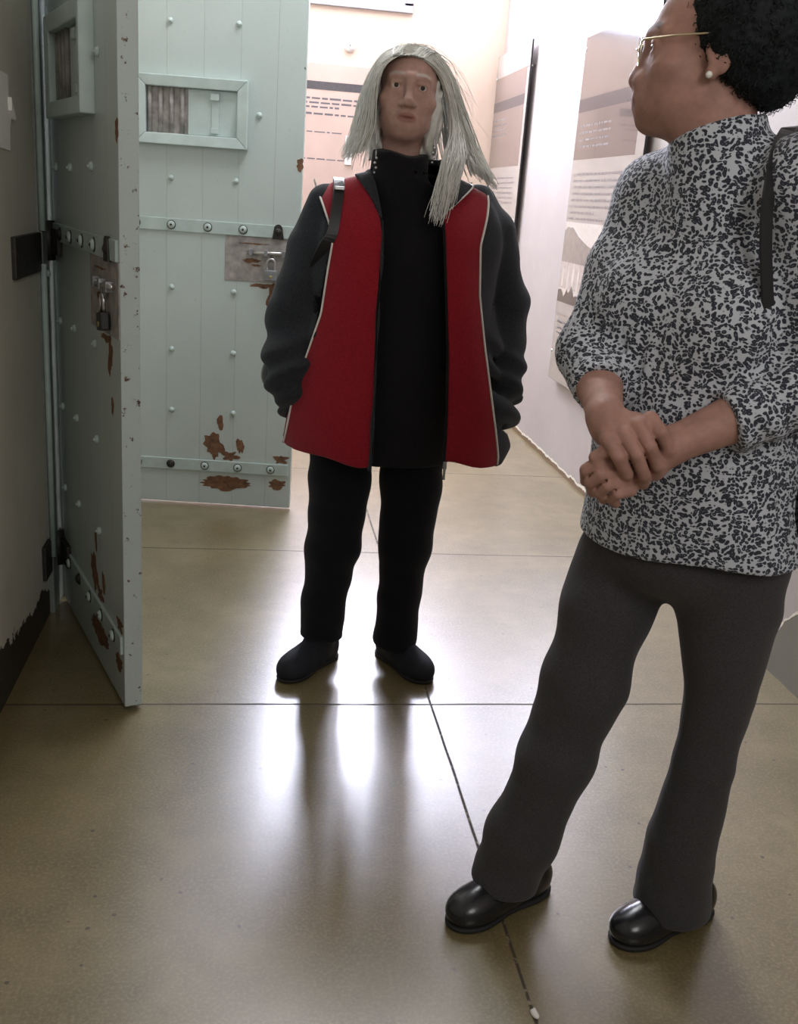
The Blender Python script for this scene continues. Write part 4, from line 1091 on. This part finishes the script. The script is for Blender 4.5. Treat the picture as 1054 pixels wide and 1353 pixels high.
    S.chain(q((962, 800, 1.475), (950, 915, 1.475), (930, 1009, 1.48), (900, 1110, 1.50), (884, 1205, 1.53)), [.085, .060, .053, .062, .076], k=.006)
    def hemf(p):
        return np.where(p[..., 0] < .66, .050+.10*np.clip(p[..., 0]-.53, -.1, .1)*-1.0, .040-.06*np.clip(p[..., 0]-.80, -.1, .1))-p[..., 2]
    S.fn(hemf, *BIG, k=.004, mode='i')
    S.fn(folds(.0022, 30, 46, 16, 2.3, .6), *BIG, mode='d')
    def kn(p):
        z = p[..., 2]; m = np.exp(-((z-.42)/.10)**2)+1.1*np.exp(-((z-.12)/.06)**2)+.9*np.exp(-((z-.70)/.06)**2)
        return m*.0013*np.sin(62*z+38*p[..., 0]+2.2*np.sin(19*p[..., 0]-13*p[..., 1]))
    S.fn(kn, *BIG, mode='d')
    S.build('trousers', 'grey_t', W, .0042, 2)
    # --- shoes
    t1 = on(592, 1228, 2, 0); d1 = np.array([.886, .463]); t2 = on(808, 1250, 2, 0); d2 = np.array([.93, .37])
    for t, d in ((t1, d1), (t2, d2)): shoe('shoe', t[:2]+d*.25, t, W, 'leather', 1.05, True, None, 1.0)
    # --- hair
    S = SDF(); S.frame(HR, HT)
    S.ell((0, -.050, .050), (.104, .098, .098), k=0); S.ell((0, -.055, .0), (.090, .075, .075), k=.04)
    S.ell((0, -.075, -.03), (.07, .05, .05), k=.03)
    def face_side(p):       # <0 where there is no hair: in front of the hairline and under its lower edge
        q = (p-HT)@HR
        zl = np.interp(q[..., 1], [-.12, -.085, -.055, -.03, 0, .02, .05], [-.10, -.085, -.072, -.052, -.028, -.012, .0])
        return np.minimum(.052+.006*np.sin(q[..., 2]*90)-q[..., 1], (q[..., 2]-zl)*.8)
    S.fn(face_side, *BIG, k=.012, mode='s')
    def curl(p):
        return .0035*(np.sin(p[..., 0]*310+2*np.sin(p[..., 2]*160))*np.sin(p[..., 1]*290+2*np.sin(p[..., 0]*150))*np.sin(p[..., 2]*300+2*np.sin(p[..., 1]*170)))
    S.fn(curl, *BIG, mode='d')
    V, F = S.mesh(.004, 0)
    hair = S.build('hair', 'hair2', W, .0035, 0)
    # little curls on the surface
    rg = np.random.default_rng(7); idx = rg.choice(len(V), 2600, replace=False); b_v = []; b_f = []; base = 0
    cen = HR@np.array([0, -.04, .03])+HT
    for i in idx:
        p = V[i]; nrm = p-cen; nrm /= np.linalg.norm(nrm); a = np.cross(nrm, rg.normal(size=3)); a /= np.linalg.norm(a); c2 = np.cross(nrm, a)
        h = rg.uniform(.004, .010); rr = rg.uniform(.002, .0045); ph = rg.random()*6.28
        pts = [p-nrm*.002+nrm*h*t+rr*(a*math.cos(ph+7*t)+c2*math.sin(ph+7*t)) for t in np.linspace(0, 1, 8)]
        for k in range(3):
            o_ = (a*math.cos(2.094*k)+c2*math.sin(2.094*k))*.0008
            b_v += [pt+o_ for pt in pts]
        for k in range(3):
            for j in range(7): b_f.append((base+k*8+j, base+k*8+j+1, base+((k+1) % 3)*8+j+1, base+((k+1) % 3)*8+j))
        base += 24
    me = bpy.data.meshes.new('hair_curls'); me.from_pydata([tuple(map(float, v)) for v in b_v], [], b_f); me.update(); link('hair_curls', me, 'hair2', hair)
    # --- glasses, earrings
    L = lambda x, y, z: HR@np.array([x, y, z])+HT
    G = None; g = MB()
    for s in (-1, 1):
        g.tube([L(s*(.034+.0235*math.cos(a)), .1045-.010*abs(s*(.034+.0235*math.cos(a))-0)/.06, -.006+.019*math.sin(a)) for a in np.linspace(0, 2*PI, 25)[:-1]], .0011, 6, 0, True)
    g.tube([L(-.0105, .104, -.001), L(0, .107, .002), L(.0105, .104, -.001)], .0011, 6)
    G = g.build('glasses', 'gold', W)
    for s in (-1, 1):
        MB().tube([L(s*.0575, .095, .004), L(s*.064, .092, .005), L(s*.074, .05, .008), L(s*.080, .0, .010), L(s*.079, -.02, .0)], .0016, 6).build('temple', 'gold', G)
        n = 20; V = [L(s*.034, .1015, -.006)]+[L(s*(.034+.0228*math.cos(a)), .1045-.010*abs(s*(.034+.0228*math.cos(a)))/.06, -.006+.0184*math.sin(a)) for a in np.linspace(0, 2*PI, n+1)[:-1]]
        b = MB(); b.add(V, [(0, 1+k, 1+(k+1) % n) for k in range(n)], 0, True); lo_ = b.build('lens', 'lens', G)
        md = lo_.modifiers.new('solid', 'SOLIDIFY'); md.thickness = .0012
        b = MB(); b.add(*ball(L(s*.082, -.002, -.043), .0048, 12, 8), 0, True); b.build('earring', 'pearl', W)
    # --- bag strap over her left shoulder
    B = empty('shoulder_bag', (.85, 1.40, .8), 0, 'black handbag hanging by its strap from the patterned-top woman, at the right edge', 'bag')
    tops = [(1046, 166, 1.47), (1036, 178, 1.43), (1027, 200, 1.385), (1020, 232, 1.36), (1013, 270, 1.35), (1011, 320, 1.345), (1013, 380, 1.345), (1017, 450, 1.35)]
    pts = [np.array([.86, 1.56, 1.32]), np.array([.84, 1.53, 1.385])]+[P(*t) for t in tops]
    pts = pts+[P(1030, 520, 1.38), P(1060, 580, 1.40)]
    ribbon(pts, .020, .004, (.9, .3, .1)).build('strap', 'black', B)
    S = SDF(); cb = P(1084, 600, 1.40); S.ell(cb+np.array([.02, .02, -.05]), (.055, .10, .10), k=0); S.ell(cb+np.array([.02, .02, -.09]), (.06, .11, .06), k=.03)
    S.build('bag_body', 'leather', B, .007, 1)
woman_back()
woman_front()

# ================================================================== LIGHT
def area(name, loc, size, power, col, rot, spread=PI):
    l = bpy.data.lights.new(name, 'AREA'); l.shape = 'RECTANGLE'; l.size, l.size_y = size; l.energy = power; l.color = col; l.spread = spread
    o = bpy.data.objects.new(name, l); COL.objects.link(o); o.location = loc; o.rotation_euler = rot; return o
area('daylight_window', ((WX0+WX1)/2, YB-.05, (WZ0+WZ1)/2), (1.2, .65), 150, (.78, .80, 1.), (-PI/2, 0, 0))
cl2 = empty('ceiling_light', (.6, 5.9, ZC), 0, 'added unseen ceiling light that brightens the far end of the corridor', 'ceiling light')
MB().box((.2, 5.5, ZC-.06), (1.0, 6.3, ZC), 0, .006).build('housing', 'white', cl2)  # fixture added out of view to lift the back floor
MB().box((.23, 5.53, ZC-.068), (.97, 6.27, ZC-.058)).build('diffuser', 'lamp', cl2)
area('added_window_light', (1.26, YB-.05, 2.93), (.44, .52), 36, (.78, .80, 1.), (-PI/2, 0, 0))  # goes with the added window, widens the floor streak
area('fill_far', (.6, 5.9, ZC-.08), (.7, .7), 7, (.92, .93, 1.), (0, 0, 0))  # fill from the added far fixture
area('lamp_ceiling', (.5, 3.6, ZC-.08), (.74, 1.3), 31, (.88, .93, 1.), (0, 0, 0))
d = Vector((.1, 3.6, 1.2))-Vector((.9, -.9, 2.3)); area('fill_behind_camera', (.9, -.9, 2.3), (.9, 1.2), 21, (1., .97, .92), d.to_track_quat('-Z', 'Y').to_euler())  # added fill light behind the camera for door_2 and the figures
wd = bpy.data.worlds.new('world'); sc.world = wd; wd.use_nodes = True
wd.node_tree.nodes['Background'].inputs[0].default_value = (1., .93, .84, 1); wd.node_tree.nodes['Background'].inputs[1].default_value = .18
sc.view_settings.view_transform = 'Standard'; sc.view_settings.look = 'None'; sc.view_settings.gamma = 1; sc.view_settings.exposure = 0.
sc.view_settings.use_curve_mapping = False
